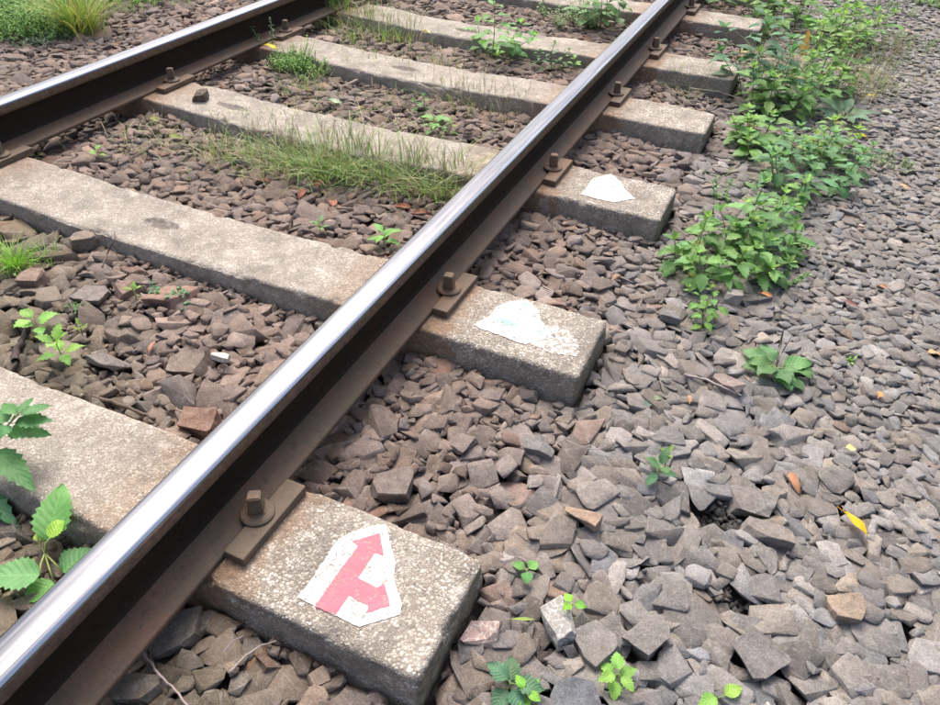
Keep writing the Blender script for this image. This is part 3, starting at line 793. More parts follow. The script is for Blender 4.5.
own_stone(199, 91, .058, (.11, .082, .062), 'dark squarish stone lying on top of the third left sleeper by the far rail', .5, (1, .8, .75), .0, zover=.030)
lf = GXX > .46
smallz = GXX - .35 * np.clip(1.4 - GYY, 0, 2) + .25 * vnoise(P3(GXX, GYY), 3.0, 31) > .85
bay = (GXX < -.2) & (GYY < 1.0)
HM = np.zeros_like(inv)
for c_, r_ in HW_: HM |= (GXX - c_.x) ** 2 + (GYY - c_.y) ** 2 < (r_ * .95) ** 2
inv_all = inv.copy(); inv &= ~HM; cand = np.flatnonzero(inv)
n0 = fill(B['huge'], None, 700, .012, only=bay, tries=4) + fill(B['huge'], None, 700, .004, only=GXX < -.1) + fill(B['huge'], None, 900, .0, only=(GYY < 1.2) & lf & ~smallz) 
n1 = fill(B['big'], B['bigL'], 8000, .002, only=~lf, tries=4) + fill(B['flatS'], None, 12000, .000, only=smallz, tries=4) + fill(B['flat'], None, 6000, .000, only=lf & ~smallz, tries=4)
n2 = fill(B['med'], B['medL'], 30000, .002, tries=4, only=~smallz)
n3 = fill(B['big'], B['bigL'], 4000, .02, tries=4, only=~lf, bed=.005, gap=.017) + fill(B['flat'], None, 9000, .02, tries=4, only=lf & ~smallz, bed=.004, gap=.016) + fill(B['flatS'], None, 20000, .02, tries=4, only=smallz, bed=.003, gap=.013)
n4 = fill(B['med'], B['medL'], 26000, .02, tries=4, bed=.005, gap=.015)
n5 = fill(B['small'], None, 70000, .02, tries=3, bed=.004, gap=.014)
inv = inv_all; cand = np.flatnonzero(inv)
n7 = fill(B['chip'], None, 420, .02, tries=2, sink=.001, only=HM, bed=.003, gap=.018) + fill(B['small'], None, 160, .02, tries=2, only=HM, bed=.004, gap=.018)
n6 = fill(B['chip'], None, 60000, .02, tries=3, sink=.001, bed=.003, gap=.015)
n2b = 0
print('stones', n0, n1, n2, n2b, n3, n4, n5, n6)
def stone_cols(xy):
    x, y = xy[:, 0], xy[:, 1]; n = len(x)
    brown = np.array([.156, .120, .101]); grey = np.array([.166, .158, .150])
    f = sstep(x + .10 * fbm(P3(x, y), 3, 2, 2), .18, .75)[:, None]
    c = brown * (1 - f) + grey * f
    lum = np.exp(rng.normal(0, .19, n))[:, None]
    c = c * lum
    hue = rng.normal(0, .7, n)
    c = c * np.stack([1 + .05 * hue, np.ones(n), 1 - .07 * hue], 1)
    red = rng.random(n) < .03 * (1 - .7 * f[:, 0]); c[red] = c[red] * np.array([1.2, .98, .88])
    pale = rng.random(n) < .035; c[pale] = c[pale] * 1.5
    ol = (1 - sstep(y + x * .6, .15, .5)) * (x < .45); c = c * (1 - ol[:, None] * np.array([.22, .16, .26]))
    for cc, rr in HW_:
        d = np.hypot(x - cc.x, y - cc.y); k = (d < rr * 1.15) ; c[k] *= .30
    return np.clip(c, .02, .6)
def build_heap(items, name, label):
    Vs, Fs, Cs, base = [], [], [], 0
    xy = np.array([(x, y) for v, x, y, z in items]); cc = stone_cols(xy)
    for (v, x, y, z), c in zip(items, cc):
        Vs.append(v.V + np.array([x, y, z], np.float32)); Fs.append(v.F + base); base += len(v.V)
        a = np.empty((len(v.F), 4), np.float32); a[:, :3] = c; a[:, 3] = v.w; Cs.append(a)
    V = np.concatenate(Vs); F = np.concatenate(Fs); Cc = np.concatenate(Cs)
    print(name, len(items), 'stones', len(F), 'tris')
    o = mesh_obj(name, V, F, M_STONE, None, (0, 0, 0), False, {'Col': ('FLOAT_COLOR', 'FACE', Cc)})
    tag(o, label, None, kind='stuff')
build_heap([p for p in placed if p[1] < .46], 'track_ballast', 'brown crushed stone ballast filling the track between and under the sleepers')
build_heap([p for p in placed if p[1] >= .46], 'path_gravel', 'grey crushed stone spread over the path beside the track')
def hgt(x, y):
    ix, iy = int((x - X0) / GR), int((y - Y0) / GR)
    if 4 < ix < NX - 5 and 4 < iy < NY - 5:
        h = float(np.median(Hg[ix - 3:ix + 4, iy - 3:iy + 4])); return min(h, .002) if h < .5 else -.002
    return float(level(np.array(x), np.array(y)))
def on(px, py, dz=0):
    p = at(px, py, -.07)
    for _ in range(3): p = at(px, py, hgt(p.x, p.y) + dz)
    return p
#@@PLANTS
# ------------------------------------------------------------------ plants
def rnd(a, b): return random.uniform(a, b)
GREEN = (.085, .175, .042); BRIGHT = (.13, .26, .045); BLUEG = (.070, .160, .058); DEEP = (.035, .085, .028); PALEG = (.16, .27, .07)
def vary(c, s=.15):
    k = math.exp(random.gauss(0, s)); h = random.gauss(0, .06)
    return (c[0] * k * (1 + h), c[1] * k, c[2] * k * (1 - h))
def leaf(mb, base, d, up, L, W, col, nu=9, teeth=.10, droop=.35, fold=.22, shape=(.75, 1.0), twist=0, wave=.05):
    """one leaf blade from its base along d, faces up; toothed rim, folded midrib, drooping tip"""
    d = d.normalized(); side = d.cross(up)
    if side.length < 1e-4: side = Vector((1, 0, 0))
    side.normalize(); upn = side.cross(d).normalized()
    if twist: side = Matrix.Rotation(twist, 3, d) @ side; upn = side.cross(d).normalized()
    V, F, U = [], [], []
    ph = rnd(0, 6)
    for i in range(nu + 1):
        t = i / nu
        mid = base + d * (L * (t - .12 * droop * t * t)) - upn * (L * droop * t * t * .55)
        w_ = W * .5 * math.sin(math.pi * min(1, t ** shape[0])) ** shape[1] if 0 < t < 1 else 0.0004
        for s in (-1, -.5, 0, .5, 1):
            tooth = 1 + (teeth if i % 2 else -teeth) * (abs(s) == 1)
            q = mid + side * (w_ * s * tooth) + upn * (abs(s) * w_ * fold + wave * W * math.sin(ph + t * 9 + s * 2) * abs(s))
            if abs(s) == 1 and i % 2: q = q + d * (teeth * L / nu)
            V.append(q); U.append((t, s, 0))
    for i in range(nu):
        for j in range(4):
            a = i * 5 + j; F.append((a, a + 1, a + 6, a + 5))
    mb.add(V, F, col, U)
def tube(mb, pts, r0, r1, col, n=5):
    V, F = [], []
    m = len(pts)
    for i, p in enumerate(pts):
        d = (pts[min(i + 1, m - 1)] - pts[max(i - 1, 0)]).normalized()
        a = d.cross(Vector((.3, .2, 1))); a = a.normalized() if a.length > 1e-4 else Vector((1, 0, 0)); b = d.cross(a)
        r = r0 + (r1 - r0) * i / (m - 1)
        for k in range(n): t = 2 * math.pi * k / n; V.append(p + a * (r * math.cos(t)) + b * (r * math.sin(t)))
    for i in range(m - 1):
        for k in range(n): F.append((i * n + k, i * n + (k + 1) % n, (i + 1) * n + (k + 1) % n, (i + 1) * n + k))
    F.append(tuple(range((m - 1) * n, m * n)))
    mb.add(V, F, col)
UP = Vector((0, 0, 1))
def stem_pts(base, top, bend=.02, n=6):
    o = Vector((rnd(-1, 1), rnd(-1, 1), 0)) * bend
    return [base.lerp(top, i / n) + o * math.sin(math.pi * i / n) + Vector((rnd(-1, 1), rnd(-1, 1), 0)) * bend * .08 for i in range(n + 1)]
def along(pts, t):
    f = t * (len(pts) - 1); i = min(int(f), len(pts) - 2); return pts[i].lerp(pts[i + 1], f - i)
def nettle_shoot(st, fo, base, top, nodes, L, col, az=None, asp=.55, teeth=.12, lo=.15):
    pts = stem_pts(base, top, .012 + .03 * (top - base).length * .3)
    tube(st, pts, .0022, .001, vary((.09, .13, .045)))
    az = rnd(0, 3.14) if az is None else az
    for k in range(nodes):
        t = lo + (1 - lo) * (k + .5) / nodes
        p = along(pts, t)
        sz = L * (math.sin(math.pi * (.22 + .68 * t)) ** .8) * rnd(.8, 1.15)
        for s in (0, 1):
            a = az + k * 1.57 + s * math.pi + rnd(-.35, .35)
            el = .15 + .5 * t + rnd(-.2, .2)
            d = Vector((math.cos(a) * math.cos(el), math.sin(a) * math.cos(el), math.sin(el)))
            q = p + d * (sz * .28)
            tube(st, [p, q], .0008, .0006, vary((.10, .16, .05)), 3)
            lc = vary(col) if random.random() > .018 else vary((.17, .19, .05))
            leaf(fo, q, (d - UP * .3), UP, sz, sz * asp * rnd(.85, 1.15), lc, 9, teeth, rnd(.3, .7), rnd(.1, .3))
    p = pts[-1]
    for s in range(4):
        a = az + s * 1.6 + rnd(-.3, .3); el = rnd(.5, 1.1)
        d = Vector((math.cos(a) * math.cos(el), math.sin(a) * math.cos(el), math.sin(el)))
        leaf(fo, p, d, UP, L * .42, L * .22, vary((col[0] * 1.5, col[1] * 1.35, col[2] * 1.2)), 7, teeth, .3, .3)
def plant(px, py, label, shoots, L, col, cat='weed', name='leafy_weed', group=None, asp=.55, teeth=.12, lo=.15, mat=None):
    """shoots: list of (dx px, dy px of the foot, height m, lean px x, lean m y, nodes)"""
    b0 = on(px, py, -.012)
    r = empty(name, b0, label, cat, group)
    st, fo = MB(), MB()
    if group == RW:
        L *= 1.08
        shoots = shoots + [(ox + rnd(-13, 13), oy + rnd(-7, 7), hh * rnd(.55, .95), lx + rnd(-9, 9), ly + rnd(-.02, .02), max(3, nodes - 1)) for (ox, oy, hh, lx, ly, nodes) in shoots for _ in range(1)]
    for (ox, oy, hh, lx, ly, nodes) in shoots:
        b = on(px + ox, py + oy, -.012)
        sc = (Vector(CAM) - b).length / FPX
        top = b + Vector((lx * sc, ly, hh))
        nettle_shoot(st, fo, b, top, nodes, L, col, None, asp, teeth, lo)
    st.build('stem', M_LEAF, r); fo.build('foliage', mat or M_LEAF, r)
    return r
def seedling(px, py, n, L, label, col, hh=.03, asp=.6, el=.35, az0=None, teeth=.08, name='seedling', cat='seedling', two=False, droop=.5, shape=(.75, 1.0)):
    b = on(px, py, -.008); r = empty(name, b, label, cat)
    st = MB(); top = b + Vector((rnd(-.2, .2) * hh, rnd(-.2, .2) * hh, hh)); tube(st, [b, b.lerp(top, .5), top], .0016, .0011, vary((.12, .14, .05))); st.build('stem', M_LEAF, r)
    az0 = rnd(0, 6) if az0 is None else az0
    for k in range(n):
        a = az0 + 2 * math.pi * k / n * (1 if n < 5 else 1.0) + rnd(-.25, .25); e = el + rnd(-.15, .15) + (.5 if two and k % 2 else 0)
        d = Vector((math.cos(a) * math.cos(e), math.sin(a) * math.cos(e), math.sin(e)))
        p = b.lerp(top, .55 + .45 * (k % 2) if n > 3 else 1.0)
        m = MB(); tube(m, [p, p + d * L * .2], .001, .0007, vary((.13, .2, .06)), 4)
        leaf(m, p + d * L * .18, d, UP, L * rnd(.85, 1.1), L * asp * rnd(.9, 1.1), vary(col, .1), 11, teeth, droop, .2, shape)
        m.build('leaf', M_LEAF, r)
    return r
def blade(mb, b, az, hh, reach, wdt, col, n=5, droop=0.0):
    dv = Vector((math.cos(az), math.sin(az), 0)); sd_ = Vector((-dv.y, dv.x, 0))
    V, F = [], []
    for i in range(n + 1):
        t = i / n
        p = b + dv * (reach * t ** 1.7) + UP * (hh * (t - droop * t ** 3))
        w_ = wdt * .5 * (1 - t ** 2) + .0002
        V += [p - sd_ * w_, p + sd_ * w_]
    for i in range(n): F.append((2 * i, 2 * i + 1, 2 * i + 3, 2 * i + 2))
    mb.add(V, F, col, [(0, 0, 0)] * len(V))
GC = [(.11, .19, .045), (.15, .23, .06), (.22, .26, .10), (.32, .28, .15), (.38, .33, .20)]
def tuft(px, py, label, n, hh, spread, wdt=.0022, dry=.3, cols=None, seeds=0, name='grass_tuft', lean=.5, spots=None, cat='grass tuft', droop=.3, stuff=False):
    if not stuff: b0 = on(px, py, -.01); r = empty(name, b0, label, cat, 'grass tufts growing on the track bed')
    mb, sm = MB(), MB()
    spots = spots or [(px, py)]
    for i in range(n):
        sx, sy = random.choice(spots)
        c = on(sx, sy, -.012)
        a = rnd(0, 6.28); rr = abs(random.gauss(0, spread))
        b = c + Vector((math.cos(a) * rr, math.sin(a) * rr, 0)); b.z = hgt(b.x, b.y) - .01
        h_ = hh * rnd(.45, 1.1); az = a + rnd(-.9, .9)
        cs = cols or GC
        k = min(len(cs) - 1, int(abs(random.gauss(0, 1)) * len(cs) * dry))
        blade(mb, b, az, h_, h_ * rnd(.1, lean * 1.6), wdt * rnd(.6, 1.3), vary(cs[k]), 5, droop)
    for i in range(seeds):
        sx, sy = random.choice(spots); c = on(sx, sy, -.012)
        a = rnd(0, 6.28); rr = abs(random.gauss(0, spread)); b = c + Vector((math.cos(a) * rr, math.sin(a) * rr, 0))
        t = b + Vector((rnd(-.3, .3), rnd(-.3, .3), 1)).normalized() * hh * rnd(1.0, 1.4)
        pts = stem_pts(b, t, hh * .08, 5); cc = vary(random.choice([(.24, .20, .11), (.20, .20, .09), (.30, .22, .13)]))
        tube(sm, pts, .0007, .0004, cc, 3)
        for k in range(5):
            q = along(pts, .70 + .05 * k); d = Vector((rnd(-1, 1), rnd(-1, 1), rnd(.6, 1.6))).normalized()
            tube(sm, [q, q + d * hh * .06, q + d * hh * .11], .0008, .0003, cc, 3)
    if stuff:
        mb.V, nv = mb.V, len(mb.V); mb.F.extend([tuple(i + nv for i in f) for f in sm.F]); mb.V.extend(sm.V); mb.A.extend(sm.A); mb.U.extend(sm.U)
        return tag(mb.build('sparse_grass', M_GRASS), label, kind='stuff')
    mb.build('blades', M_GRASS, r)
    if seeds: sm.build('seed_heads', M_GRASS, r)
    return r
def herb(px, py, label, n, rad, hh, L, col, spots=None, name='creeping_herb', cat='weed', ratio=.45, stuff=False):
    b0 = on(px, py, -.01); r = None if stuff else empty(name, b0, label, cat); st, fo = MB(), MB()
    spots = spots or [(px, py)]
    for i in range(n):
        sx, sy = random.choice(spots); c = on(sx, sy, -.01)
        a = rnd(0, 6.28); rr = rad * math.sqrt(random.random()); b = c + Vector((math.cos(a) * rr, math.sin(a) * rr, 0)); b.z = hgt(b.x, b.y) - .008
        t = b + Vector((math.cos(a) * hh * rnd(0, .7), math.sin(a) * hh * rnd(0, .7), hh * rnd(.4, 1.1)))
        pts = stem_pts(b, t, hh * .1, 4); tube(st, pts, .0009, .0005, vary((.13, .16, .06)), 3)
        for k in range(9):
            q = along(pts, .15 + .85 * k / 9); aa = rnd(0, 6.28); e = rnd(0, 1)
            d = Vector((math.cos(aa) * math.cos(e), math.sin(aa) * math.cos(e), math.sin(e)))
            leaf(fo, q, d, UP, L * rnd(.6, 1.2), L * ratio, vary(col, .2), 4, 0, .3, .2)
    if stuff:
        nv = len(fo.V); fo.F.extend([tuple(i + nv for i in f) for f in st.F]); fo.V.extend(st.V); fo.A.extend(st.A); fo.U.extend(st.U)
        return tag(fo.build('ground_cover', M_GRASS), label, kind='stuff')
    st.build('stem', M_GRASS, r); fo.build('foliage', M_GRASS, r); return r

# --- the row of weeds beside the sleeper ends
RW = 'weeds in a row beside the sleeper ends'
plant(705, 290, 'nearest nettle like weed clump of the row, beside the end of the second painted sleeper', [(0, 0, .10, -14, 0, 4), (-22, -14, .09, -16, .02, 4), (22, -4, .11, 6, 0, 4), (40, -16, .10, 12, .03, 4), (-6, -26, .13, -4, .02, 5), (26, -28, .13, 8, .02, 5), (52, -12, .07, 22, 0, 3)], .058, GREEN, group=RW)
plant(742, 248, 'upright weed with a tall pale tipped shoot, just behind the nearest nettle like clump', [(0, 0, .20, 2, .02, 6), (18, -6, .12, 16, .02, 4), (-16, 0, .11, -14, 0, 4), (6, 8, .10, 4, -.02, 3), (28, 6, .09, 14, 0, 3)], .062, (.075, .165, .045), group=RW)
plant(708, 332, 'small narrow leafy sprig standing alone in front of the weed row', [(0, 0, .075, -8, 0, 4), (-4, -14, .075, -22, .0, 3), (2, -8, .09, -8, .02, 4)], .034, (.085, .18, .035))
plant(806, 196, 'dense low weed clump with blue green leaves in the middle of the row', [(0, 0, .12, -6, 0, 4), (-26, -4, .13, -14, 0, 4), (24, -4, .12, 12, 0, 4), (10, -22, .14, 4, .03, 5), (-14, -22, .15, -6, .03, 5), (34, -18, .12, 16, .02, 4), (-36, -12, .11, -10, 0, 3)], .062, BLUEG, group=RW)
plant(752, 155, 'round leaved pale green weed behind the sleeper with the plain white patch', [(0, 0, .08, -8, 0, 3), (-14, -8, .09, -10, 0, 3), (10, -14, .10, 2, 0, 3), (22, -2, .08, 6, 0, 3), (-4, -20, .10, -6, 0, 3)], .058, (.095, .19, .045), asp=.8, teeth=.05, group=RW)
plant(770, 118, 'bushy mid green weed behind the round leaved one', [(0, 0, .16, -10, 0, 5), (-18, -2, .18, -10, 0, 5), (16, 2, .17, 6, 0, 5), (32, -4, .18, 10, 0, 5), (6, -14, .20, 0, 0, 6), (24, -18, .20, 8, 0, 5), (-8, -12, .20, -14, 0, 5), (44, -12, .16, 14, 0, 4)], .066, GREEN, group=RW)
plant(752, 98, 'tall upright weed with large spreading leaves in front of the fifth sleeper end', [(0, 0, .36, -6, 0, 6), (-10, 2, .26, -30, 0, 4), (10, 0, .24, 10, 0, 4)], .095, (.045, .115, .050), asp=.42, lo=.35, group=RW)
plant(812, 92, 'tall yellow green weed on the path side of the row', [(0, 0, .30, 4, 0, 6), (10, -6, .32, 10, 0, 6), (-8, -4, .26, 0, 0, 5), (20, 0, .24, 12, 0, 5)], .062, (.10, .19, .04), group=RW)
plant(792, 34, 'large bushy weed at the top end of the row', [(-26, 0, .22, -8, 0, 5), (0, 0, .26, 0, 0, 5), (26, 4, .24, 6, 0, 5), (14, -12, .28, 4, 0, 6), (-12, -14, .28, -2, 0, 6), (40, 2, .20, 12, 0, 4), (52, 14, .18, 14, 0, 4), (30, 18, .18, 2, 0, 4), (-34, -14, .24, -4, 0, 5)], .085, (.085, .18, .035), group=RW)
plant(720, 10, 'green weed at the top edge behind the short sleeper end', [(0, 0, .16, 0, 0, 4), (-20, -4, .14, 0, 0, 4), (20, -4, .2, 0, 0, 4), (36, -6, .2, 0, 0, 4)], .08, (.075, .15, .04))
herb(720, 200, 'wispy little sprout right of the white patched sleeper end', 8, .02, .06, .014, (.10, .19, .06), ratio=.6)
herb(815, 235, 'fine leaved trailing herb on the path side of the nearest clump', 22, .03, .05, .013, (.10, .19, .05), [(790, 262), (805, 250), (782, 282)], ratio=.8)
herb(868, 168, 'thin creeping herb spreading over the path right of the weed row', 70, .06, .03, .012, (.12, .18, .06), [(850, 162), (872, 160), (895, 168), (850, 178)], stuff=True)
herb(885, 42, 'mossy patch of small herbs at the top right on the path', 170, .16, .05, .014, (.12, .18, .07), [(858, 20), (880, 40), (905, 48), (900, 12), (875, 58)], stuff=True)
herb(930, 6, 'small leafy patch in the top right corner', 40, .09, .04, .02, (.11, .19, .06), stuff=True)
herb(672, 268, 'tiny grey green moss like sprig between stones left of the nearest clump', 22, .02, .02, .010, (.12, .17, .10), ratio=.8)
tuft(866, 92, 'dry brown wispy grass on the path side of the weed row', 170, .17, .075, .0016, .75, None, 60, 'dry_grass_tuft', .7, [(850, 90), (870, 86), (860, 100), (846, 74), (880, 96)])
tuft(758, 92, 'dry pale grass under the tall weeds of the row', 150, .14, .10, .002, .8, None, 20, 'dry_grass_tuft', .9, [(790, 80), (775, 62), (800, 70), (812, 84)])
plant(775, 222, 'small pale green weed linking the nearest clump to the blue green one', [(0, 0, .10, 0, 0, 4), (-16, 4, .09, -6, 0, 3), (12, -8, .11, 6, 0, 4)], .050, (.095, .19, .045), group=RW)
plant(838, 160, 'drooping yellow green weed on the path edge, right of the round leaved one', [(0, 0, .12, 6, 0, 4), (-14, -6, .13, 0, 0, 4), (-26, 2, .10, -4, 0, 4)], .055, (.12, .21, .05), group=RW)
plant(848, 58, 'light green weed between the large bushy one and the path', [(0, 0, .16, 6, 0, 5), (-16, -4, .18, 0, 0, 5), (10, -10, .15, 8, 0, 4), (-6, -16, .18, 4, 0, 5)], .065, (.11, .21, .045), group=RW)
# broad dark rosette
def rosette(px, py, label, n, L, col, spikes, asp=.5, el=.25, name='plantain', only=None, sh=.12):
    b = on(px, py, .010); r = empty(name, b, label, 'weed')
    for k in range(n):
        a = (only[k] if only else 2 * math.pi * k / n) + rnd(-.15, .15); e = el + rnd(-.12, .15)
        d = Vector((math.cos(a) * math.cos(e), math.sin(a) * math.cos(e), math.sin(e)))
        m = MB(); tube(m, [b, b + d * L * .3], .0018, .0013, vary((.14, .2, .08)), 4)
        leaf(m, b + d * L * .25, d, UP, L * rnd(.75, 1.1), L * asp, vary(col, .18), 11, .05, .6, .12, (.8, .8), rnd(-.3, .3), .10)
        m.build('leaf', M_LEAF, r)
    for k in range(spikes):
        t = b + Vector((rnd(-.7, .7), rnd(-.3, .8), 2.2)).normalized() * sh * rnd(.8, 1.2)
        m = MB(); pts = stem_pts(b, t, .008, 6); tube(m, pts[:4], .0008, .0007, (.22, .21, .09), 4); tube(m, pts[3:], .0016, .0009, (.24, .19, .11), 5)
        m.build('flower_spike', M_TWIG, r)
rosette(776, 368, 'plantain with broad dark green leaves and thin brown flower spikes on the stones', 11, .066, (.075, .16, .05), 3, asp=.62, el=.35, only=[-2.6, -2.0, -1.3, -.7, -.1, .5, 2.9, 2.3, 3.5, -1.0, .2])
rosette(842, 118, 'dark leaved rosette with pale ribs beside the weed row', 9, .11, (.06, .12, .055), 0, asp=.34, el=.5)
# --- seedlings on the right
seedling(655, 478, 6, .036, 'small dark leaved sprout alone on the stones right of the second painted sleeper', (.06, .13, .05), .035, .55, .3, two=True)
seedling(664, 470, 3, .020, 'tiny yellow tipped shoot touching the small dark leaved sprout', (.20, .28, .05), .05, .4, .8)
seedling(525, 578, 3, .024, 'tiny three leaved seedling just right of the arrow sleeper corner', (.09, .22, .05), .02, .8, .3)
seedling(568, 612, 3, .020, 'seedling with three round bright leaves on the veined stone', (.13, .30, .03), .025, .8, .3, teeth=0)
seedling(614, 682, 6, .032, 'bright green toothed seedling at the bottom, right of the veined stone', BRIGHT, .03, .62, .25, teeth=.14)
seedling(508, 690, 5, .040, 'dull green seedling at the bottom edge near the arrow sleeper', (.05, .12, .055), .03, .7, .3, teeth=.14)
seedling(528, 700, 5, .026, 'bright small leaved seedling cut by the bottom edge beside the dull green one', (.12, .26, .03), .035, .6, .3)
seedling(719, 700, 2, .036, 'pale green single leaf sprout at the bottom right edge', (.16, .30, .05), .012, .62, .2, teeth=0)
herb(850, 366, 'speck of green between the stones right of the plantain', 5, .008, .015, .01, BRIGHT)
seedling(652, 402, 2, .026, 'flat grey green leaf pair between stones right of the second sleeper corner', (.10, .15, .09), .006, .7, .1)
# --- left of the near rail
seedling(42, 335, 6, .044, 'bright seedling with toothed leaves, left one of the pair in the near left bay', BRIGHT, .045, .58, .35, teeth=.16)
seedling(66, 366, 8, .042, 'bright seedling with toothed leaves, right one of the pair in the near left bay', (.13, .26, .04), .055, .55, .35, teeth=.16, two=True)
seedling(83, 338, 4, .020, 'tiny folded yellow green shoot beside the two bright seedlings', (.17, .28, .05), .03, .45, .9)
seedling(137, 302, 3, .024, 'tiny yellow green shoot right of the broad flat oval stone', (.15, .29, .05), .03, .5, .7)
herb(80, 312, 'low tuft of tiny leaves below the flat oval stone', 12, .022, .02, .012, (.07, .13, .04))
herb(168, 283, 'scatter of tiny round leaves at the foot of the second left sleeper', 26, .035, .012, .010, (.08, .17, .07), [(152, 292), (168, 296), (180, 300)], ratio=.9, stuff=True)
seedling(384, 246, 6, .048, 'bright five leaved seedling between grass and near rail', (.10, .24, .04), .04, .45, .35, teeth=.06)
seedling(321, 234, 5, .026, 'small seedling behind the second left sleeper, left of the bright one', (.11, .23, .06), .03, .4, .6, teeth=.05)
seedling(100, 160, 4, .026, 'small bright sprout in the brown stones near the far rail', (.11, .24, .04), .03, .6, .4)
seedling(22, 158, 4, .024, 'little sprout at the foot of the far rail, upper one of two', (.10, .22, .04), .035, .5, .6)
seedling(38, 162, 3, .024, 'little sprout at the foot of the far rail, lower one of two', (.11, .24, .04), .02, .5, .4)
seedling(437, 128, 4, .055, 'weed with one broad pale leaf behind the third sleeper', (.10, .24, .05), .03, .65, .35, teeth=.05, name='leafy_weed', cat='weed')
plant(430, 134, 'small leafy weed around the one with the broad pale leaf', [(0, 0, .05, 0, 0, 3), (14, 2, .05, 6, 0, 3), (-12, -16, .06, -4, 0, 3), (-6, -22, .06, 0, 0, 3)], .034, (.075, .16, .04))
plant(492, 56, 'tall bright leafy weed standing before the fifth sleeper between the rails', [(0, 0, .24, -2, 0, 6), (8, 2, .16, 18, 0, 5), (-4, 2, .15, -12, 0, 4), (10, 4, .12, 30, 0, 4)], .075, (.085, .20, .045), asp=.65)
seedling(496, 66, 6, .04, 'pale lime sprout at the foot of the tall bright weed', (.19, .33, .08), .07, .4, .8, teeth=.05, name='leafy_weed', cat='weed')
plant(552, 72, 'small dark leafy weed near the inner side of the near rail', [(0, 0, .12, 0, 0, 5), (6, 1, .10, 8, 0, 4), (-6, 0, .08, -8, 0, 4)], .036, (.06, .14, .04))
seedling(574, 72, 5, .034, 'small bright sprout right of the dark leafy weed by the near rail', (.11, .24, .04), .05, .6, .5)
seedling(516, 52, 5, .03, 'small pale sprout between the tall bright weed and the near rail', (.16, .28, .07), .06, .5, .5)
plant(600, 30, 'large leafy weed behind the rail top, between rails at the top', [(0, 0, .2, -2, 0, 5), (14, -2, .2, 4, 0, 5), (-16, 0, .16, -6, 0, 4), (6, -8, .26, 0, 0, 5), (-6, -6, .22, -6, 0, 5)], .085, (.075, .165, .045), asp=.6)
herb(566, 26, 'pale small leaved weed left of the large leafy one at the top', 60, .10, .09, .020, (.12, .20, .07), [(560, 18), (572, 28), (584, 26)])
tuft(420, 22, 'sparse pale grass behind the fifth sleeper', 90, .12, .10, .0018, .7, None, 10, spots=[(410, 30), (440, 70), (380, 44)], stuff=True)
# --- grass between the sleepers
tuft(350, 178, 'largest grass tuft, spread along the front of the third left sleeper', 820, .125, .05,   .0023, .36, None, 80, spots=[(318, 172), (340, 178), (356, 172), (372, 180), (336, 162), (300, 172), (320, 184), (288, 168), (385, 186)], lean=1.1)
tuft(430, 192, 'loose dull grass tuft between the largest tuft and the near rail', 330, .12, .05, .0022, .36, None, 40, spots=[(405, 192), (425, 198), (442, 200), (455, 196), (415, 184)], lean=1.0)
tuft(262, 168, 'thin straggling grass at the left end of the largest tuft', 300, .11, .07, .0019, .55, None, 40, spots=[(230, 165), (252, 160), (270, 174), (284, 170), (215, 158)], lean=.8, stuff=True)
tuft(160, 130, 'sparse dry grass over the brown stones before the third sleeper', 60, .07, .06, .0016, .8, None, 12, spots=[(130, 150), (160, 132), (165, 150)], lean=1.2, stuff=True)
tuft(16, 272, 'small bright green grass tuft by the left edge', 260, .075, .022, .0019, .06, [(.16, .30, .04), (.12, .25, .04), (.2, .3, .07)], lean=.8, spots=[(12, 270), (20, 270)])
tuft(48, 262, 'few pale grass blades right of the small bright tuft', 26, .06, .025, .0018, .2, lean=.9, stuff=True)
tuft(290, 90, 'pale thin grass in front of the fourth sleeper', 70, .08, .05, .0018, .5, None, 10, spots=[(288, 96), (305, 92), (318, 88)], lean=.9, stuff=True)
tuft(366, 34, 'pale green grass patch between the fourth and fifth sleepers', 420, .10, .08, .0022, .4, None, 30, spots=[(345, 18), (362, 30), (384, 40), (398, 42), (372, 18), (352, 40)], lean=.8)
tuft(345, 6, 'bright grass at the top edge between the rails', 220, .16, .07, .0028, .15, spots=[(340, 8), (358, 4), (330, 14)])
tuft(545, 100, 'thin wisps of dry grass along the fourth sleeper', 90, .10, .09, .0016, .8, None, 40, spots=[(470, 112), (500, 118), (450, 104)], lean=.8, stuff=True)
tuft(640, 75, 'thin grass straggling in front of the fifth sleeper end', 45, .08, .04, .0018, .6, lean=1.3, spots=[(690, 90), (700, 80), (680, 76)], stuff=True)
tuft(300, 175, 'a few wisps of grass in the brown stones of the third bay', 60, .06, .12, .0016, .7, None, 0, lean=1.1, spots=[(330, 130), (400, 100), (360, 110), (300, 120)], stuff=True)
herb(296, 66, 'soft bright green feathery herb at the inner foot of the far rail', 230, .055, .08, .012, (.13, .25, .05), [(285, 62), (300, 62), (310, 66), (296, 70)], ratio=.4)
plant(268, 48, 'wiry weed with tiny leaves leaning on the far rail', [(0, 0, .12, -22, 0, 8), (4, 0, .12, 2, 0, 8)], .018, (.09, .15, .07))
